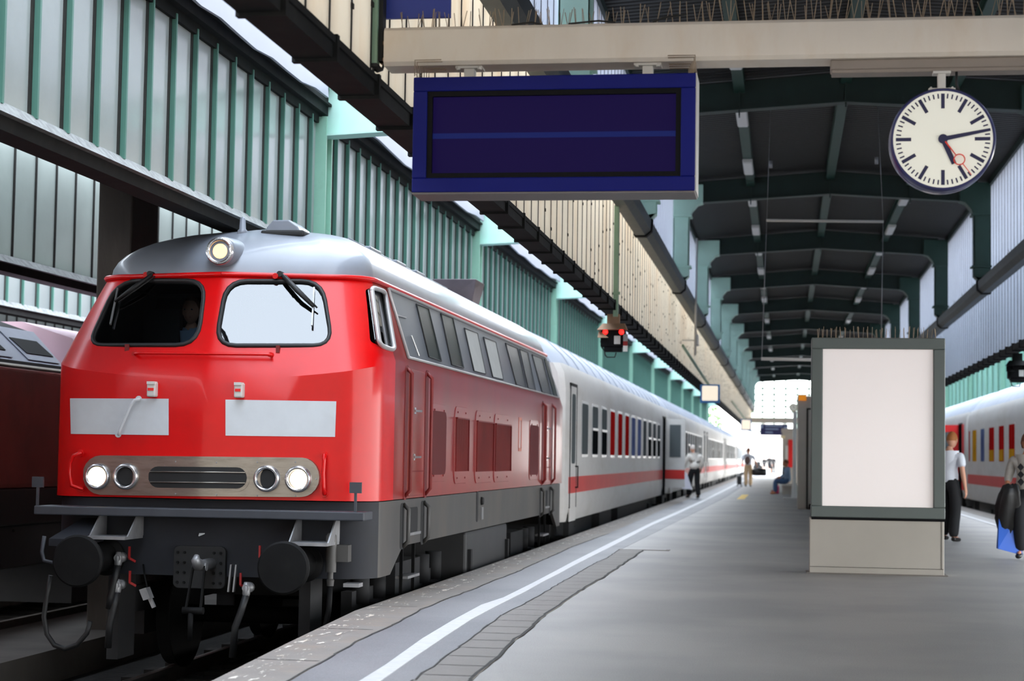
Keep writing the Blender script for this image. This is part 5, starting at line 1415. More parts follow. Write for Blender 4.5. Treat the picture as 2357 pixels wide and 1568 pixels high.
    for q in (3.4, (y1 - y0) - 3.4):
        m = MB(); yc = y0 + q
        for sx in (-1, 1): m.box((X + sx * 1.05 - .06, yc - 1.7, -.4), (X + sx * 1.05 + .06, yc + 1.7, -.15)); m.box((X + sx * 1.05 - .1, yc - .5, -.5), (X + sx * 1.05 + .1, yc + .5, .0))
        m.box((X - 1.1, yc - .2, -.38), (X + 1.1, yc + .2, -.16)); bg = m.build('bogie', M_UNDER, u)
        for w_ in (-1.25, 1.25):
            m = MB()
            for sx in (-1, 1): m.lathe((X + sx * .8, yc + w_, -.29), (-sx, 0, 0), [(0, .42), (.01, .45), (.12, .45), (.128, .475), (.15, .475)], 24)
            m.lathe((X - .7, yc + w_, -.29), (1, 0, 0), [(0, .07), (1.4, .07)], 8); m.build('wheelset', M_WHEEL, bg)
    m = MB(); m.box((X - .55, y0 - .28, .35), (X + .55, y0 + .1, 2.6)); m.box((X - .55, y1 - .1, .35), (X + .55, y1 + .0, 2.6)); m.build('gangway', M_RUBBER, t)
    return t
XCO = -4.88
y = 29.05; ln = 25.6
col = [M_COACHPANE, M_COACHPANE, M_COACHPANE, M_PANERED, M_PANERED, M_PANERED, M_PANEBLUE, M_PANEBLUE, M_COACHPANE, M_COACHPANE, M_COACHPANE, M_COACHPANE]
low = [0, 1, 1, 0, 0, 0, 0, 0, 0, 1, 1, 1]
win = [(31.1 + 1.72 * k, 32.15 + 1.72 * k, col[k], low[k]) for k in range(12)]
win = [(w[0], w[1], w[2], w[3]) for w in win]
coach(XCO, 1, y, y + ln, 'white coach with a red stripe coupled right behind the red locomotive', 'coaches of the left train', win, [(29.45, 30.3, False), (52.35, 53.4, True)])
# open door leaf of the first coach
t0 = [o for o in bpy.data.objects if o.name.startswith('passenger_coach')][0]
m = MB(); m.box((XCO + 1.43, 53.4, .42), (XCO + 2.0, 53.46, 2.42), 0); m.box((XCO + 1.43, 53.39, .66), (XCO + 2.0, 53.41, .93), 1); m.box((XCO + 1.55, 53.385, 1.3), (XCO + 1.88, 53.402, 2.25), 2)
lf = m.build('open_door_leaf', [M_COACH, M_COACHRED, M_COACHPANE], t0)
for i in range(5):
    y = y + ln + .75
    w = [(y + 2.3 + 1.72 * k, y + 3.35 + 1.72 * k, M_COACHPANE if (k + i) % 4 else M_PANEDARK, 1 if (k * 3 + i) % 5 == 0 else 0) for k in range(12)]
    coach(XCO, 1, y, y + ln, 'white coach with a red stripe in the left train, %s behind the first coach' % ORD[i], 'coaches of the left train', w, [(y + .5, y + 1.4, False), (y + ln - 1.4, y + ln - .5, False)])
# right-hand train
XR = 6.74
cc = [M_PANERED, M_PANERED, M_PANERED, M_PANERED, M_PANERED, M_PANEDARK, M_PANEDARK]
w = [(30.2 + 2.0 * k, 31.4 + 2.0 * k, M_PANERED, 2) for k in range(6)] + [(43.5, 44.7, M_PANERED, 2), (45.6, 46.75, M_PANERED, 2), (47.7, 48.95, M_PANERED, 2), (50.0, 51.0, M_PANEBLUE, 2), (52.0, 53.2, M_PANEAMBER, 2), (53.8, 54.2, M_PANERED, 2)]
cr = coach(XR, -1, 28.6, 54.85, 'white coach with red-blinded windows on the right-hand track', 'coaches of the right train', w, [])
m = MB()
for ya, yb in ((43.6, 44.6), (45.72, 46.63), (47.82, 48.83)): m.box((XR - 1.44, ya, 1.32), (XR - 1.434, yb, 1.6))
m.build('amber_seat_backs', M_PANEAMBER, cr)
cr2 = coach(XR, -1, 55.4, 81, 'next white coach with an open red door on the right-hand track', 'coaches of the right train', [(60 + 2 * k, 61.2 + 2 * k, M_COACHPANE, 2) for k in range(9)], [(56.3, 57.3, True)])
m = MB(); m.box((XR - 2.05, 57.3, .4), (XR - 1.43, 57.36, 2.42), 0); m.box((XR - 1.95, 57.28, 1.3), (XR - 1.6, 57.302, 2.2), 1)
m.build('open_red_door', [M_DOORRED, M_COACHPANE], cr2)
m = MB(); m.box((XR - 1.44, 55.7, .45), (XR - 1.425, 56.2, 2.42)); m.build('red_door_edge', M_DOORRED, cr2)

# ================================================================== rust-red locomotive at the left edge
LX = -8.2
t = thing('electric_locomotive', 'dull rust-red locomotive with a pale louvred roof at the left edge', 'locomotive', (LX - 1.45, 14, -.745))
yE = 20.45
m = MB(); m.box((LX - 2.9, 6, .82), (LX, yE, 2.13)); bd = m.build('body', mat('rust_red_paint', (182, 84, 76), .5, var=.12, scale=1.2, dirt=(128, 72, 62), dscale=1.5, damt=.6), t, bevel=.05)
m = MB(); m.box((LX - 2.88, 6, .42), (LX - .02, yE - .05, .82)); m.box((LX - 2.7, 6, -.05), (LX - .1, yE - .1, .42)); fr_ = m.build('frame', M_TANK, t, bevel=.02)
m = MB()
for k in range(8): m.lathe((LX - .1, 12.5 + k * .9, .36), (1, 0, 0), [(0, .02), (.012, .018)], 6)
m.build('frame_bolts', M_BLACK, fr_)
m = MB(); m.tube([(LX + .01, 6, 2.14), (LX + .01, yE, 2.14)], .025, 8); m.build('silver_moulding', M_STEEL, bd)
m = MB(); m.hexa([(LX - .05, 6, 2.13), (LX - .05, yE, 2.13), (LX - 2.85, yE, 2.13), (LX - 2.85, 6, 2.13), (LX - .08, 6, 2.21), (LX - .08, yE - .02, 2.21), (LX - 2.82, yE - .02, 2.21), (LX - 2.82, 6, 2.21)]); m.build('roof_base', M_TANK, t)
def rs(y, z): return Vector((LX - .1 - (z - 2.2) * .95, y, z))
M_PALEROOF = mat('pale_loco_roof', (176, 182, 200), .45, var=.06, scale=3)
m = MB(); ye2 = 20.1
m.prism([rs(6, 2.2), rs(6, 2.62), Vector((LX - 2.3, 6, 2.62)), Vector((LX - 2.7, 6, 2.2))], (0, ye2 - 6, 0))
m.hexa([rs(6, 2.62), rs(18.9, 2.62), Vector((LX - 2.3, 18.9, 2.62)), Vector((LX - 2.3, 6, 2.62)), Vector((LX - .9, 6, 2.84)), Vector((LX - .9, 18.3, 2.84)), Vector((LX - 2.0, 18.3, 2.84)), Vector((LX - 2.0, 6, 2.84))])
rf = m.build('louvred_roof', M_PALEROOF, t, bevel=.01)
def rwin(ya, yb, za, zb_, name, m_, o=.006, lean=.12):
    q = MB(); n_ = Vector((.7, 0, .72)) * o
    q.prism([rs(ya + lean, za) + n_, rs(yb + lean, za) + n_, rs(yb, zb_) + n_, rs(ya, zb_) + n_], (.004, 0, .004)); q.build(name, m_, rf)
for ya, yb in ((17.3, 18.55), (19.1, 19.85)):
    rwin(ya - .08, yb + .05, 2.24, 2.56, 'louvre_frame', M_PALEROOF, .006); rwin(ya, yb, 2.31, 2.48, 'roof_louvre', M_BEZEL, .014)
m = MB(); m.hexa([(LX - .55, 18.95, 2.625), (LX - .55, 20.05, 2.625), (LX - 2.2, 20.05, 2.625), (LX - 2.2, 18.95, 2.625), (LX - 1.0, 18.8, 2.8), (LX - 1.0, 19.7, 2.8), (LX - 2.0, 19.7, 2.8), (LX - 2.0, 18.8, 2.8)]); m.build('black_roof_hatch', M_BEZEL, t)
m = MB(); m.tube([(LX - 1.1, 15.5, 2.92), (LX - 1.1, 18.7, 2.9)], .03, 6); m.tube([(LX - 1.6, 17.6, 2.9), (LX - .9, 17.9, 2.98), (LX - .85, 18.0, 3.1), (LX - .9, 18.25, 3.14), (LX - .95, 18.4, 3.05), (LX - .95, 18.35, 2.92)], .012, 6)
m.box((LX - 1.2, 18.4, 2.82), (LX - 1.0, 18.6, 2.9)); m.tube([(LX - 1.05, 17.2, 2.85), (LX - 1.05, 17.9, 3.06), (LX - 1.05, 18.3, 2.95)], .02, 6); m.build('roof_current_gear', M_BEZEL, t)
t2 = thing('passenger_coach', 'pale pink-roofed vehicle behind the rust-red locomotive', 'coach', (LX - 1.45, 30, -.745))
m = MB(); m.box((LX - 2.85, 20.9, .3), (LX - .05, 40, 2.2), 0); m.prism([Vector((LX - .05, 20.9, 2.2)), Vector((LX - .35, 20.9, 2.6)), Vector((LX - 1.0, 20.9, 2.8)), Vector((LX - 1.9, 20.9, 2.8)), Vector((LX - 2.55, 20.9, 2.6)), Vector((LX - 2.85, 20.9, 2.2))], (0, 19.1, 0), 1)
m.build('body', [mat('pink_body', (200, 120, 126), .5), mat('pink_roof', (226, 190, 200), .5)], t2)
m = MB(); m.box((LX - 2.6, 21, -.6), (LX - .3, 39.5, .3)); m.build('underframe', M_UNDER, t2)
for yc in (9.0, 17.0):
    m = MB(); m.box((LX - .6, yc - 1.9, -.3), (LX - .45, yc + 1.9, .05)); bg = m.build('bogie', M_UNDER, t)
    for q in (-1.4, 1.4):
        m = MB()
        for sx in (-2.25, -.83): m.lathe((LX + sx, yc + q, -.2), (1, 0, 0), [(0, .52), (.12, .52), (.13, .54)], 24)
        m.lathe((LX - 2.2, yc + q, -.2), (1, 0, 0), [(0, .08), (1.4, .08)], 8); m.build('wheelset', M_WHEEL, bg)
# trees and a pale building beyond the end of the hall
def tree(x, y, h, r, label):
    t = thing('tree', label, 'tree', (x, y, -.9), 'trees beyond the hall')
    m = MB(); m.tube([(x, y, -.9), (x + .1, y, h * .5), (x, y, h * .8)], [.22, .15, .06], 8); m.build('trunk', M_BARK, t)
    m = MB()
    for i in range(900):
        a = random.uniform(0, 2 * pi); q = random.random() ** .4; e = random.uniform(-1, 1)
        p = Vector((x + r * q * cos(a) * math.sqrt(1 - e * e), y + r * q * sin(a) * math.sqrt(1 - e * e), h * .66 + r * 1.1 * q * e)); s_ = random.uniform(.15, .32)
        u = Vector((random.uniform(-1, 1), random.uniform(-1, 1), random.uniform(-1, 1))).normalized() * s_; v = Vector((random.uniform(-1, 1), random.uniform(-1, 1), random.uniform(-1, 1))).normalized() * s_
        m.add([p - u, p + v, p + u, p - v], [(0, 1, 2, 3)])
    m.build('foliage', M_LEAF, t, fix=False)
random.seed(5)
tree(-11.5, 168, 9, 3.6, 'pale green tree seen past the far end of the left screen'); tree(-9.0, 186, 8, 3.0, 'paler green tree behind the first, nearer the track')
t = thing('building', 'pale building washed out in the light beyond the hall', 'building', (4, 245, -.9))
m = MB(); m.box((-6, 245, -.9), (9, 255, 6.5)); bw = m.build('wall', M_BUILDING, t)

# ================================================================== people
def skin_mesh(nodes, edges, root, sub=1):
    """nodes: {name: ((x, y, z), rx, ry)}; returns vertices and faces of one smooth skin"""
    names = list(nodes); ix = {n_: i for i, n_ in enumerate(names)}
    me = bpy.data.meshes.new('tmp')
    bm = bmesh.new(); lay = bm.verts.layers.skin.verify()
    vs = [bm.verts.new(nodes[n_][0]) for n_ in names]
    bm.verts.ensure_lookup_table()
    for n_, v in zip(names, vs): v[lay].radius = (nodes[n_][1], nodes[n_][2]); v[lay].use_root = (n_ == root)
    for a, b_ in edges: bm.edges.new((vs[ix[a]], vs[ix[b_]]))
    bm.to_mesh(me); bm.free()
    o = bpy.data.objects.new('tmp', me); COL.objects.link(o)
    md = o.modifiers.new('s', 'SKIN'); md.use_smooth_shade = True; md.branch_smoothing = .6
    sb = o.modifiers.new('d', 'SUBSURF'); sb.levels = sub; sb.render_levels = sub
    dg = bpy.context.evaluated_depsgraph_get(); dg.update()
    ev = o.evaluated_get(dg); m2 = ev.to_mesh()
    V = [v.co.copy() for v in m2.vertices]; F = [list(p.vertices) for p in m2.polygons]
    ev.to_mesh_clear(); bpy.data.objects.remove(o); bpy.data.meshes.remove(me)
    return V, F

def human(label, pos, rot, h, J, shirt, trousers, hair, skin=M_SKIN, shoes=M_SHOE, sleeve='long', hairstyle='short', skirt=False, group=None, grip=(), bulk=1.0, socks=None):
    """J overrides joint places; local frame: x = the person's right, y = ahead, z = up, 1.75 m tall"""
    s = h / 1.75
    D = dict(pelvis=(0, 0, .95), waist=(0, 0, 1.08), chest=(0, .0, 1.27), neck=(0, .0, 1.46), head=(0, .03, 1.6),
             shR=(.19, 0, 1.40), elR=(.24, -.02, 1.12), wrR=(.24, .05, .87), shL=(-.19, 0, 1.40), elL=(-.24, -.02, 1.12), wrL=(-.24, .05, .87),
             hipR=(.095, 0, .90), knR=(.1, .02, .50), anR=(.1, -.02, .09), hipL=(-.095, 0, .90), knL=(-.1, .02, .50), anL=(-.1, -.02, .09), toR=None, toL=None)
    D.update(J)
    for sd in 'RL':
        a = Vector(D['an' + sd])
        if D['to' + sd] is None: D['to' + sd] = tuple(a + Vector((.02 if sd == 'R' else -.02, .17, -.055)))
    t = thing('person', label, 'person', pos, group)
    M = Matrix.Translation(Vector(pos)) @ Matrix.Rotation(rot, 4, 'Z') @ Matrix.Scale(s, 4)
    P = {k: Vector(v) for k, v in D.items()}
    mid = lambda a, b_, f=.5: P[a].lerp(P[b_], f)
    # hands: palm end
    for sd in 'RL': P['ha' + sd] = P['wr' + sd] + (P['wr' + sd] - P['el' + sd]).normalized() * .085
    N = {}
    def nd(n_, p, rx, ry=None): N[n_] = (tuple(p), rx, ry or rx)
    nd('pelvis', P['pelvis'], .115, .09); nd('waist', P['waist'], .1, .08); nd('chest', P['chest'], .11, .085); nd('uch', mid('chest', 'neck', .5), .085, .06)
    nd('neck', P['neck'], .06, .06); nd('nk2', mid('neck', 'head', .4), .055, .055)
    E = [('pelvis', 'waist'), ('waist', 'chest'), ('chest', 'uch'), ('uch', 'neck'), ('neck', 'nk2')]
    for sd in 'RL':
        nd('sh' + sd, P['sh' + sd] - Vector((0, 0, .02)), .04); nd('ua' + sd, mid('sh' + sd, 'el' + sd), .042); nd('el' + sd, P['el' + sd], .042); nd('fa' + sd, mid('el' + sd, 'wr' + sd, .35), .042); nd('wr' + sd, P['wr' + sd], .028, .024); nd('ha' + sd, P['ha' + sd], .04, .02)
        nd('hip' + sd, P['hip' + sd], .085); nd('th' + sd, mid('hip' + sd, 'kn' + sd), .072); nd('kn' + sd, P['kn' + sd], .06); nd('cf' + sd, mid('kn' + sd, 'an' + sd, .35), .06); nd('an' + sd, P['an' + sd], .04); nd('to' + sd, P['to' + sd], .042, .03)
        E += [('uch', 'sh' + sd), ('sh' + sd, 'ua' + sd), ('ua' + sd, 'el' + sd), ('el' + sd, 'fa' + sd), ('fa' + sd, 'wr' + sd), ('wr' + sd, 'ha' + sd),
              ('pelvis', 'hip' + sd), ('hip' + sd, 'th' + sd), ('th' + sd, 'kn' + sd), ('kn' + sd, 'cf' + sd), ('cf' + sd, 'an' + sd), ('an' + sd, 'to' + sd)]
    V, F = skin_mesh(N, E, 'pelvis', 1)
    b = MB(); b.add([M @ v for v in V], F, 0, True)
    # head with face, ears; fingers and thumb
    hd = P['head']; T = MB()
    rows = []
    for i in range(1, 12):
        th = pi * i / 12; z = .125 * cos(th); row = []
        for k in range(20):
            a = 2 * pi * k / 20; x = sin(a); y = cos(a)
            rr = sin(th); jaw = 1 - .28 * max(0, -cos(th)) ** 1.5
            yy = y * .098 * rr; 
            if y > 0: yy *= 1.0 + .06 * (cos(th) < -.2)
            if k in (0, 1, 19) and 5 <= i <= 8: yy += (.024 if k == 0 else .006) * (1 if i in (7, 8) else .55)      # nose
            if k in (2, 18, 3, 17) and i in (6,): yy -= .008                                                        # eye sockets
            row.append(hd + Vector((x * .076 * rr * jaw, yy, z)))
        rows.append(row)
    T.grid(rows, 0, True, closed=True)
    T.add([hd + Vector((0, 0, .125))] + rows[0], [(0, 1 + k, 1 + (k + 1) % 20) for k in range(20)], 0, True)
    T.add([hd + Vector((0, 0, -.125))] + rows[-1], [(0, 1 + (k + 1) % 20, 1 + k) for k in range(20)], 0, True)
    for sx in (-1, 1):
        T.ball(hd + Vector((sx * .078, -.005, -.005)), (.012, .022, .034), 8)
        T.ball(hd + Vector((sx * .03, .084, .008)), (.013, .01, .008), 8, 1)
    T.box(hd + Vector((-.024, .083, -.067)), hd + Vector((.024, .093, -.058)), 2)
    for sd in 'RL':
        d = (P['ha' + sd] - P['wr' + sd]).normalized(); side = d.cross(Vector((0, 1, 0)))
        fw = Vector((0, 1, 0)) - d * d.y
        fw.normalize()
        inn = d.cross(fw).normalized() * (1 if sd == 'R' else -1)
        curl = .9 if sd in grip else .35
        for i, (o_, ln_) in enumerate(((-.027, .065), (-.009, .078), (.009, .08), (.027, .07))):
            p0 = P['ha' + sd] + fw * o_ + d * .01; p1 = p0 + (d * (1 - curl * .5) - inn * curl).normalized() * ln_ * .5; p2 = p1 + (d * (1 - curl) - inn * curl * 1.6 * (1 if curl > .5 else .6)).normalized() * ln_ * .5
            T.tube([p0 - d * .03, p0, p1, p2], [.0095, .0095, .0085, .007], 6)
        q0 = P['wr' + sd] + d * .035 + fw * .022; q1 = q0 + (fw * .8 + d * .6).normalized() * .035; q2 = q1 + (fw * .2 + d * .9 - inn * curl).normalized() * .03
        T.tube([q0 - fw * .015, q0, q1, q2], [.012, .012, .01, .008], 6)
    o0 = len(b.v); b.v += [M @ v for v in T.v]; b.f += [[i + o0 for i in f] for f in T.f]; b.m += T.m; b.sm += T.sm
    body = b.build('body', [skin, M_INK, mat_lip], t)
    # hair
    if hairstyle:
        H = MB(); rows = []
        low = {'short': 6.2, 'long': 8.5}[hairstyle]
        for i in range(1, 8):
            row = []
            for k in range(20):
                a = 2 * pi * k / 20; y = cos(a)
                lim = low if y < .2 else (low - 2.9 * min(1, (y - .2) / .5))
                th = pi * min(i * 1.0 / 7 * lim, lim) / 12
                jaw = 1.0
                row.append(hd + Vector((sin(a) * .086 * sin(th), y * .108 * sin(th) - .006, .137 * cos(th) + .002)))
            rows.append(row)
        H.grid(rows, 0, True, closed=True); H.add([hd + Vector((0, 0, .138))] + rows[0], [(0, 1 + k, 1 + (k + 1) % 20) for k in range(20)], 0, True)
        w = MB(); w.add([M @ v for v in H.v], H.f, 0, True); w.build('hair', hair, t)
    # shirt
    S = {}; SE = [('pl', 'waist'), ('waist', 'chest'), ('chest', 'uch'), ('uch', 'col')]
    g = .022
    S['pl'] = (tuple(P['pelvis'] + Vector((0, 0, -.06))), .19 * bulk, .155 * bulk)
    S['waist'] = (N['waist'][0], .17 * bulk, .14 * bulk); S['chest'] = (N['chest'][0], .185 * bulk, .145 * bulk); S['uch'] = (N['uch'][0], .17 * bulk, .125 * bulk); S['col'] = (tuple(P['neck'] + Vector((0, 0, .005))), .085, .08)
    for sd in 'RL':
        S['sh' + sd] = (N['sh' + sd][0], .085 * bulk, .08 * bulk); S['ua' + sd] = (N['ua' + sd][0], .078 * bulk, .075 * bulk)
        SE += [('uch', 'sh' + sd), ('sh' + sd, 'ua' + sd)]
        if sleeve == 'long':
            S['el' + sd] = (N['el' + sd][0], .068 * bulk, .066 * bulk); S['cu' + sd] = (tuple(mid('el' + sd, 'wr' + sd, .9)), .046, .044); SE += [('ua' + sd, 'el' + sd), ('el' + sd, 'cu' + sd)]
        elif sleeve == 'mid':
            S['el' + sd] = (N['el' + sd][0], .068 * bulk, .066 * bulk); S['cu' + sd] = (tuple(mid('el' + sd, 'wr' + sd, .45)), .056, .054); SE += [('ua' + sd, 'el' + sd), ('el' + sd, 'cu' + sd)]
        else:
            S['el' + sd] = (tuple(mid('sh' + sd, 'el' + sd, .85)), .066, .064); SE += [('ua' + sd, 'el' + sd)]
    V, F = skin_mesh(S, SE, 'chest', 1); w = MB(); w.add([M @ v for v in V], F, 0, True); top = w.build('shirt', shirt, t)
    # trousers or skirt
    if skirt:
        w = MB(); prof = [(.0, .155, .12), (-.12, .175, .15), (-.35, .17, .15), (-.52, .17, .15)]
        pc = P['waist'] + Vector((0, 0, -.02))
        rows = [[M @ (pc + Vector((rx * cos(2 * pi * k / 20), ry * sin(2 * pi * k / 20), dz))) for k in range(20)] for dz, rx, ry in prof]
        w.grid(rows, 0, True, closed=True); w.add(rows[0], [list(range(20))]); w.add(rows[-1], [list(range(20))]); w.build('skirt', trousers, t)
    else:
        S = {'pelvis': (tuple(P['pelvis']), .168 * bulk, .135 * bulk), 'wa': (tuple(mid('pelvis', 'waist', 1.1)), .16 * bulk, .13 * bulk)}; SE = [('pelvis', 'wa')]
        for sd in 'RL':
            S['hip' + sd] = (N['hip' + sd][0], .125, .125); S['th' + sd] = (N['th' + sd][0], .112, .112); S['kn' + sd] = (N['kn' + sd][0], .095, .095); S['cf' + sd] = (N['cf' + sd][0], .092, .092); S['an' + sd] = (tuple(mid('kn' + sd, 'an' + sd, 1.06)), .085, .09)
            SE += [('pelvis', 'hip' + sd), ('hip' + sd, 'th' + sd), ('th' + sd, 'kn' + sd), ('kn' + sd, 'cf' + sd), ('cf' + sd, 'an' + sd)]
        V, F = skin_mesh(S, SE, 'pelvis', 1); w = MB(); w.add([M @ v for v in V], F, 0, True); w.build('trousers', trousers, t)
    for sd in 'RL':
        V, F = skin_mesh({'a': (tuple(P['an' + sd] + Vector((0, -.03, -.035))), .048, .045), 'b': (tuple(mid('an' + sd, 'to' + sd, .5) + Vector((0, .0, -.012))), .05, .042), 'c': (tuple(P['to' + sd] + Vector((0, .03, .0))), .042, .03)}, [('a', 'b'), ('b', 'c')], 'b', 1)
        w = MB(); w.add([M @ v for v in V], F, 0, True); w.build('shoe', shoes, t)
    return t, M, P
mat_lip = mat('lip', (168, 96, 86), .5)

# old man seen from behind on the platform edge, white bag in his left hand
t, M, P = human('white-haired person in an off-white shirt and black trousers, seen from behind', atZ(1598, 1147), radians(25), 1.74,
      dict(head=(-.03, .1, 1.585), neck=(-.01, .05, 1.45), chest=(0, .03, 1.26), elL=(-.3, .06, 1.12), wrL=(-.33, .16, .88), knL=(-.13, .1, .5), anL=(-.14, .12, .09), elR=(.27, -.0, 1.13), wrR=(.27, .12, .92), anR=(.12, -.06, .09)),
      M_SHIRT, M_TROUSER, M_HAIRWHITE, grip='L', bulk=1.16)
w = MB(); c = M @ Vector((-.3, .02, .8))
w.hexa([c + Vector((-.1, -.1, -.5)), c + Vector((.22, -.06, -.52)), c + Vector((.22, .06, -.52)), c + Vector((-.1, .06, -.5)), c + Vector((-.14, -.05, .0)), c + Vector((.04, -.04, .0)), c + Vector((.04, .04, .0)), c + Vector((-.14, .04, .0))])
w.tube([c + Vector((-.1, 0, -.02)), c + Vector((-.05, 0, .06)), c + Vector((.02, 0, -.02))], .012, 6)
tag(w.build('carrier_bag', M_BAGWHITE, bevel=.03), 'white plastic bag hanging from the hand of the white-haired person', 'bag')
# man with a backpack farther along, black bag beside him
t, M, P = human('person in a white shirt and beige trousers with a brown backpack', atZ(1722, 1121), radians(-4), 1.84,
      dict(elL=(-.27, 0, 1.12), wrL=(-.25, .04, .88), elR=(.3, -.0, 1.15), wrR=(.36, .1, .98), knR=(.1, .05, .5)), M_WHITESHIRT, M_BEIGECLOTH, M_HAIRBROWN, skin=M_SKINTAN, sleeve='short', grip='RL')
w = MB(); c = M @ Vector((-.02, -.2, 1.17)); w.ball(c, (.135, .1, .2), 14); bp_ = w.build('backpack', M_BAGBROWN); tag(bp_, 'brown backpack worn by the person in beige trousers', 'backpack')
w = MB()
for sx in (-.12, .1): w.tube([c + Vector((sx, .02, .2)), c + Vector((sx, .1, .27)), c + Vector((sx, .2, .25)), c + Vector((sx, .27, .1))], .02, 6)
w.build('shoulder_strap', M_BAGBROWN, bp_)
w = MB(); c = M @ Vector((.46, .1, .66)); w.lathe(c + Vector((-.3, 0, 0)), (1, 0, 0), [(0, .1), (.03, .17), (.62, .17), (.65, .1)], 16); bg_ = w.build('holdall', M_LEATHER); tag(bg_, 'black holdall carried by the person with the backpack', 'bag')
w = MB(); w.tube([c + Vector((-.15, 0, .15)), c + Vector((-.1, 0, .3)), c + Vector((.08, 0, .3)), c + Vector((.15, 0, .15))], .015, 6); w.build('bag_handle', M_LEATHER, bg_)
w = MB(); c = M @ Vector((-.38, -.1, 0)); w.box(c + Vector((-.11, -.1, .1)), c + Vector((.11, .1, .5))); tr_ = w.build('trolley_case', M_LEATHER, bevel=.03); tag(tr_, 'small black trolley case beside the person with the backpack', 'suitcase')
w = MB(); w.tube([c + Vector((-.08, -.08, .48)), c + Vector((-.08, -.08, .9)), c + Vector((.08, -.08, .9)), c + Vector((.08, -.08, .48))], .01, 6); w.build('trolley_handle', M_BUFFER, tr_)
for sx in (-.09, .09):
    w = MB(); w.lathe(c + Vector((sx - .02, 0, .05)), (1, 0, 0), [(0, .05), (.04, .05)], 10); w.build('wheel', M_BUFFER, tr_)
# group far along the platform
for px, py, rot, hgt, lab, sh_, tr2, hr, sk in ((1759, 1087, 180, 1.64, 'blond person in dark clothes in the far group, nearest the train', M_TROUSER, M_TROUSER, M_HAIRBLOND, True),
                                   (1771, 1094, 175, 1.74, 'person in a dark skirt with bare legs in the middle of the far group', M_LEATHER, M_TROUSER, M_HAIRGINGER, True),
                                   (1780, 1092, 170, 1.7, 'person in dark trousers at the right of the far group', M_TROUSER, M_TROUSER, M_HAIRBROWN, False)):
    human(lab, atZ(px, py), radians(rot), hgt, dict(knR=(.1, .1, .5), anR=(.1, .08, .1)), sh_, tr2, hr, skirt=sk, hairstyle='long' if sk else 'short', group='far group of people')
w = MB(); c = atZ(1744, 1087); w.box(c + Vector((-.5, -.3, .25)), c + Vector((.5, .3, .7))); w.box(c + Vector((-.4, -.25, .7)), c + Vector((.3, .25, 1.1))); ct = w.build('luggage_pile', M_LEATHER, bevel=.05); tag(ct, 'dark pile of luggage near the far group of people', 'luggage')
w = MB()
for sx in (-.35, .35): w.lathe(c + Vector((sx, -.32, .13)), (0, 1, 0), [(0, .13), (.64, .13)], 12)
w.build('trolley_wheels', M_BUFFER, ct)
# man half hidden behind the advertising board, walking to the right
t, M, P = human('ginger-haired person in a white short-sleeved shirt and black trousers, half behind the advertising board', atZ(2184, 1250), radians(-28), 1.76,
      dict(head=(.03, .06, 1.6), elR=(.25, -.06, 1.12), wrR=(.27, .0, .86), knR=(.1, .03, .5), anR=(.09, -.04, .1), knL=(-.1, .12, .52), anL=(-.1, .02, .12), elL=(-.25, .05, 1.13), wrL=(-.22, .2, .95)), M_WHITESHIRT, M_TROUSER, M_HAIRGINGER, sleeve='short')
# woman walking out of the right edge, jacket over the arm and a blue bag
pw = atZ(2366, 1289); pw.z = 0
t, M, P = human('person in a grey argyle sweater and black trousers at the right edge', pw, radians(165), 1.68,
      dict(elR=(.26, -.04, 1.12), wrR=(.27, .1, .94), elL=(-.25, .0, 1.12), wrL=(-.2, .15, .95), knR=(.09, .14, .52), anR=(.1, .06, .12), toR=(.1, .2, .04), knL=(-.09, -.02, .5), anL=(-.09, -.24, .13), toL=(-.09, -.12, .03)), M_SWEATER, M_TROUSER, M_HAIRBROWN, skin=M_SKINTAN, hairstyle='long', sleeve='mid', grip='R')
sw = MB()
for i in range(3):
    for cx in (-.06, .05):
        c = Vector((cx + .02, .16 - .012 * (2 - i), 1.06 + .1 * i)); sw.prism([M @ (c + Vector((-.045, 0, 0))), M @ (c + Vector((0, .004, -.055))), M @ (c + Vector((.045, 0, 0))), M @ (c + Vector((0, .004, .055)))], M.to_3x3() @ Vector((0, .006, 0)))
sw.build('argyle_pattern', M_TROUSER, t)
w = MB(); c = P['wrR']; rows = []
for i, (z, rx, ry) in enumerate(((.07, .05, .04), (.05, .1, .07), (-.05, .14, .08), (-.2, .17, .07), (-.36, .17, .06), (-.5, .13, .05), (-.62, .06, .03))):
    rows.append([M @ (c + Vector((-.08 + .012 * i + rx * cos(2 * pi * k / 24) * (1 + .16 * sin(5 * 2 * pi * k / 24 + i * .7)), .02 + ry * sin(2 * pi * k / 24) * (1 + .3 * cos(4 * 2 * pi * k / 24 + i * .5)), z + .03 * sin(3 * 2 * pi * k / 24)))) for k in range(24)])
w.grid(rows, 0, True, closed=True); w.add(rows[0], [list(range(24))]); w.add(rows[-1], [list(range(24))]); tag(w.build('jacket', M_LEATHER), 'black jacket hanging over the arm of the person in the grey sweater', 'jacket')
w = MB(); c = M @ Vector((.27, .1, .5)); w.hexa([c + Vector((-.12, -.1, -.34)), c + Vector((.2, -.06, -.42)), c + Vector((.2, .06, -.42)), c + Vector((-.12, .1, -.34)), c + Vector((-.1, -.04, .06)), c + Vector((.12, -.04, .06)), c + Vector((.12, .04, .06)), c + Vector((-.1, .04, .06))])
w.tube([c + Vector((-.06, 0, .05)), c + Vector((.05, .0, .34)), c + Vector((.09, 0, .05))], .01, 6)
tag(w.build('carrier_bag', M_BAGBLUE, bevel=.02), 'blue plastic bag under the black jacket at the right edge', 'bag')
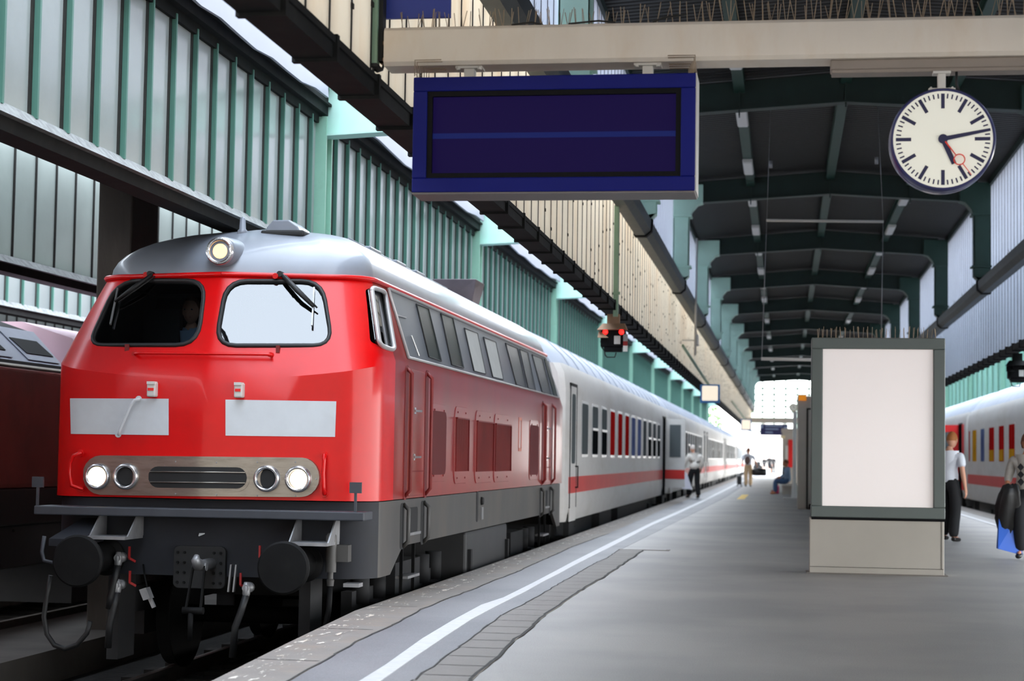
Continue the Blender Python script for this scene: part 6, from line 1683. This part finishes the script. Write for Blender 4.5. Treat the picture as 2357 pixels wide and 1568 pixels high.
# two people sitting outside the shelter, on a bench
sitJ = dict(pelvis=(0, 0, .5), waist=(0, -.02, .64), chest=(0, 0, .84), neck=(0, .03, 1.02), head=(0, .06, 1.17), shR=(.19, 0, .97), shL=(-.19, 0, .97), elR=(.24, .06, .72), elL=(-.24, .06, .72), wrR=(.16, .28, .62), wrL=(-.16, .28, .62), hipR=(.1, .03, .48), hipL=(-.1, .03, .48), knR=(.12, .45, .5), knL=(-.12, .45, .5), anR=(.12, .44, .09), anL=(-.12, .44, .09))
b0 = Vector((.12, 69, 0))
t = thing('bench', 'bench beyond the white post where two people sit', 'bench', b0)
w = MB(); w.box(b0 + Vector((-.2, -1.6, .29)), b0 + Vector((.2, 4.4, .335))); w.build('seat', M_KIOSK, t)
for yy in (-1.5, 4.2):
    w = MB(); w.box(b0 + Vector((-.18, yy, 0)), b0 + Vector((.18, yy + .08, .29))); w.build('leg', M_KIOSK, t)
human('person in jeans sitting on the bench beyond the white post, the nearer one', b0 + Vector((0, -1.0, 0)), radians(90), 1.72, sitJ, M_BLUESHIRT, M_DENIM, M_HAIRBROWN, skin=M_SKINTAN, shoes=mat('tan_shoe', (196, 116, 70), .5))
human('person in dark clothes sitting on the bench beyond the white post, the farther one', b0 + Vector((0, 3.6, 0)), radians(90), 1.72, sitJ, M_TROUSER, M_TROUSER, M_HAIRBROWN, skin=M_SKINTAN, shoes=mat('brown_shoe', (150, 84, 56), .5))
w = MB(); w.box(b0 + Vector((-.52, .2, 0)), b0 + Vector((-.3, .5, .3))); tag(w.build('hand_bag', M_PINK, bevel=.04), 'small pink bag on the ground beside the person in jeans', 'bag')
# driver in the cab
dJ = {k: (v[0], v[1], v[2]) for k, v in sitJ.items()}
dJ.update(elR=(.26, .14, .76), wrR=(.2, .38, .7), elL=(-.26, .14, .76), wrL=(-.2, .38, .7))
human('person in a light blue shirt sitting behind the left windscreen of the red locomotive', (CX_ - .52, 16.05, 1.37), radians(180), 1.75, dJ, M_BLUESHIRT, M_TROUSER, M_HAIRBROWN, sleeve='short')
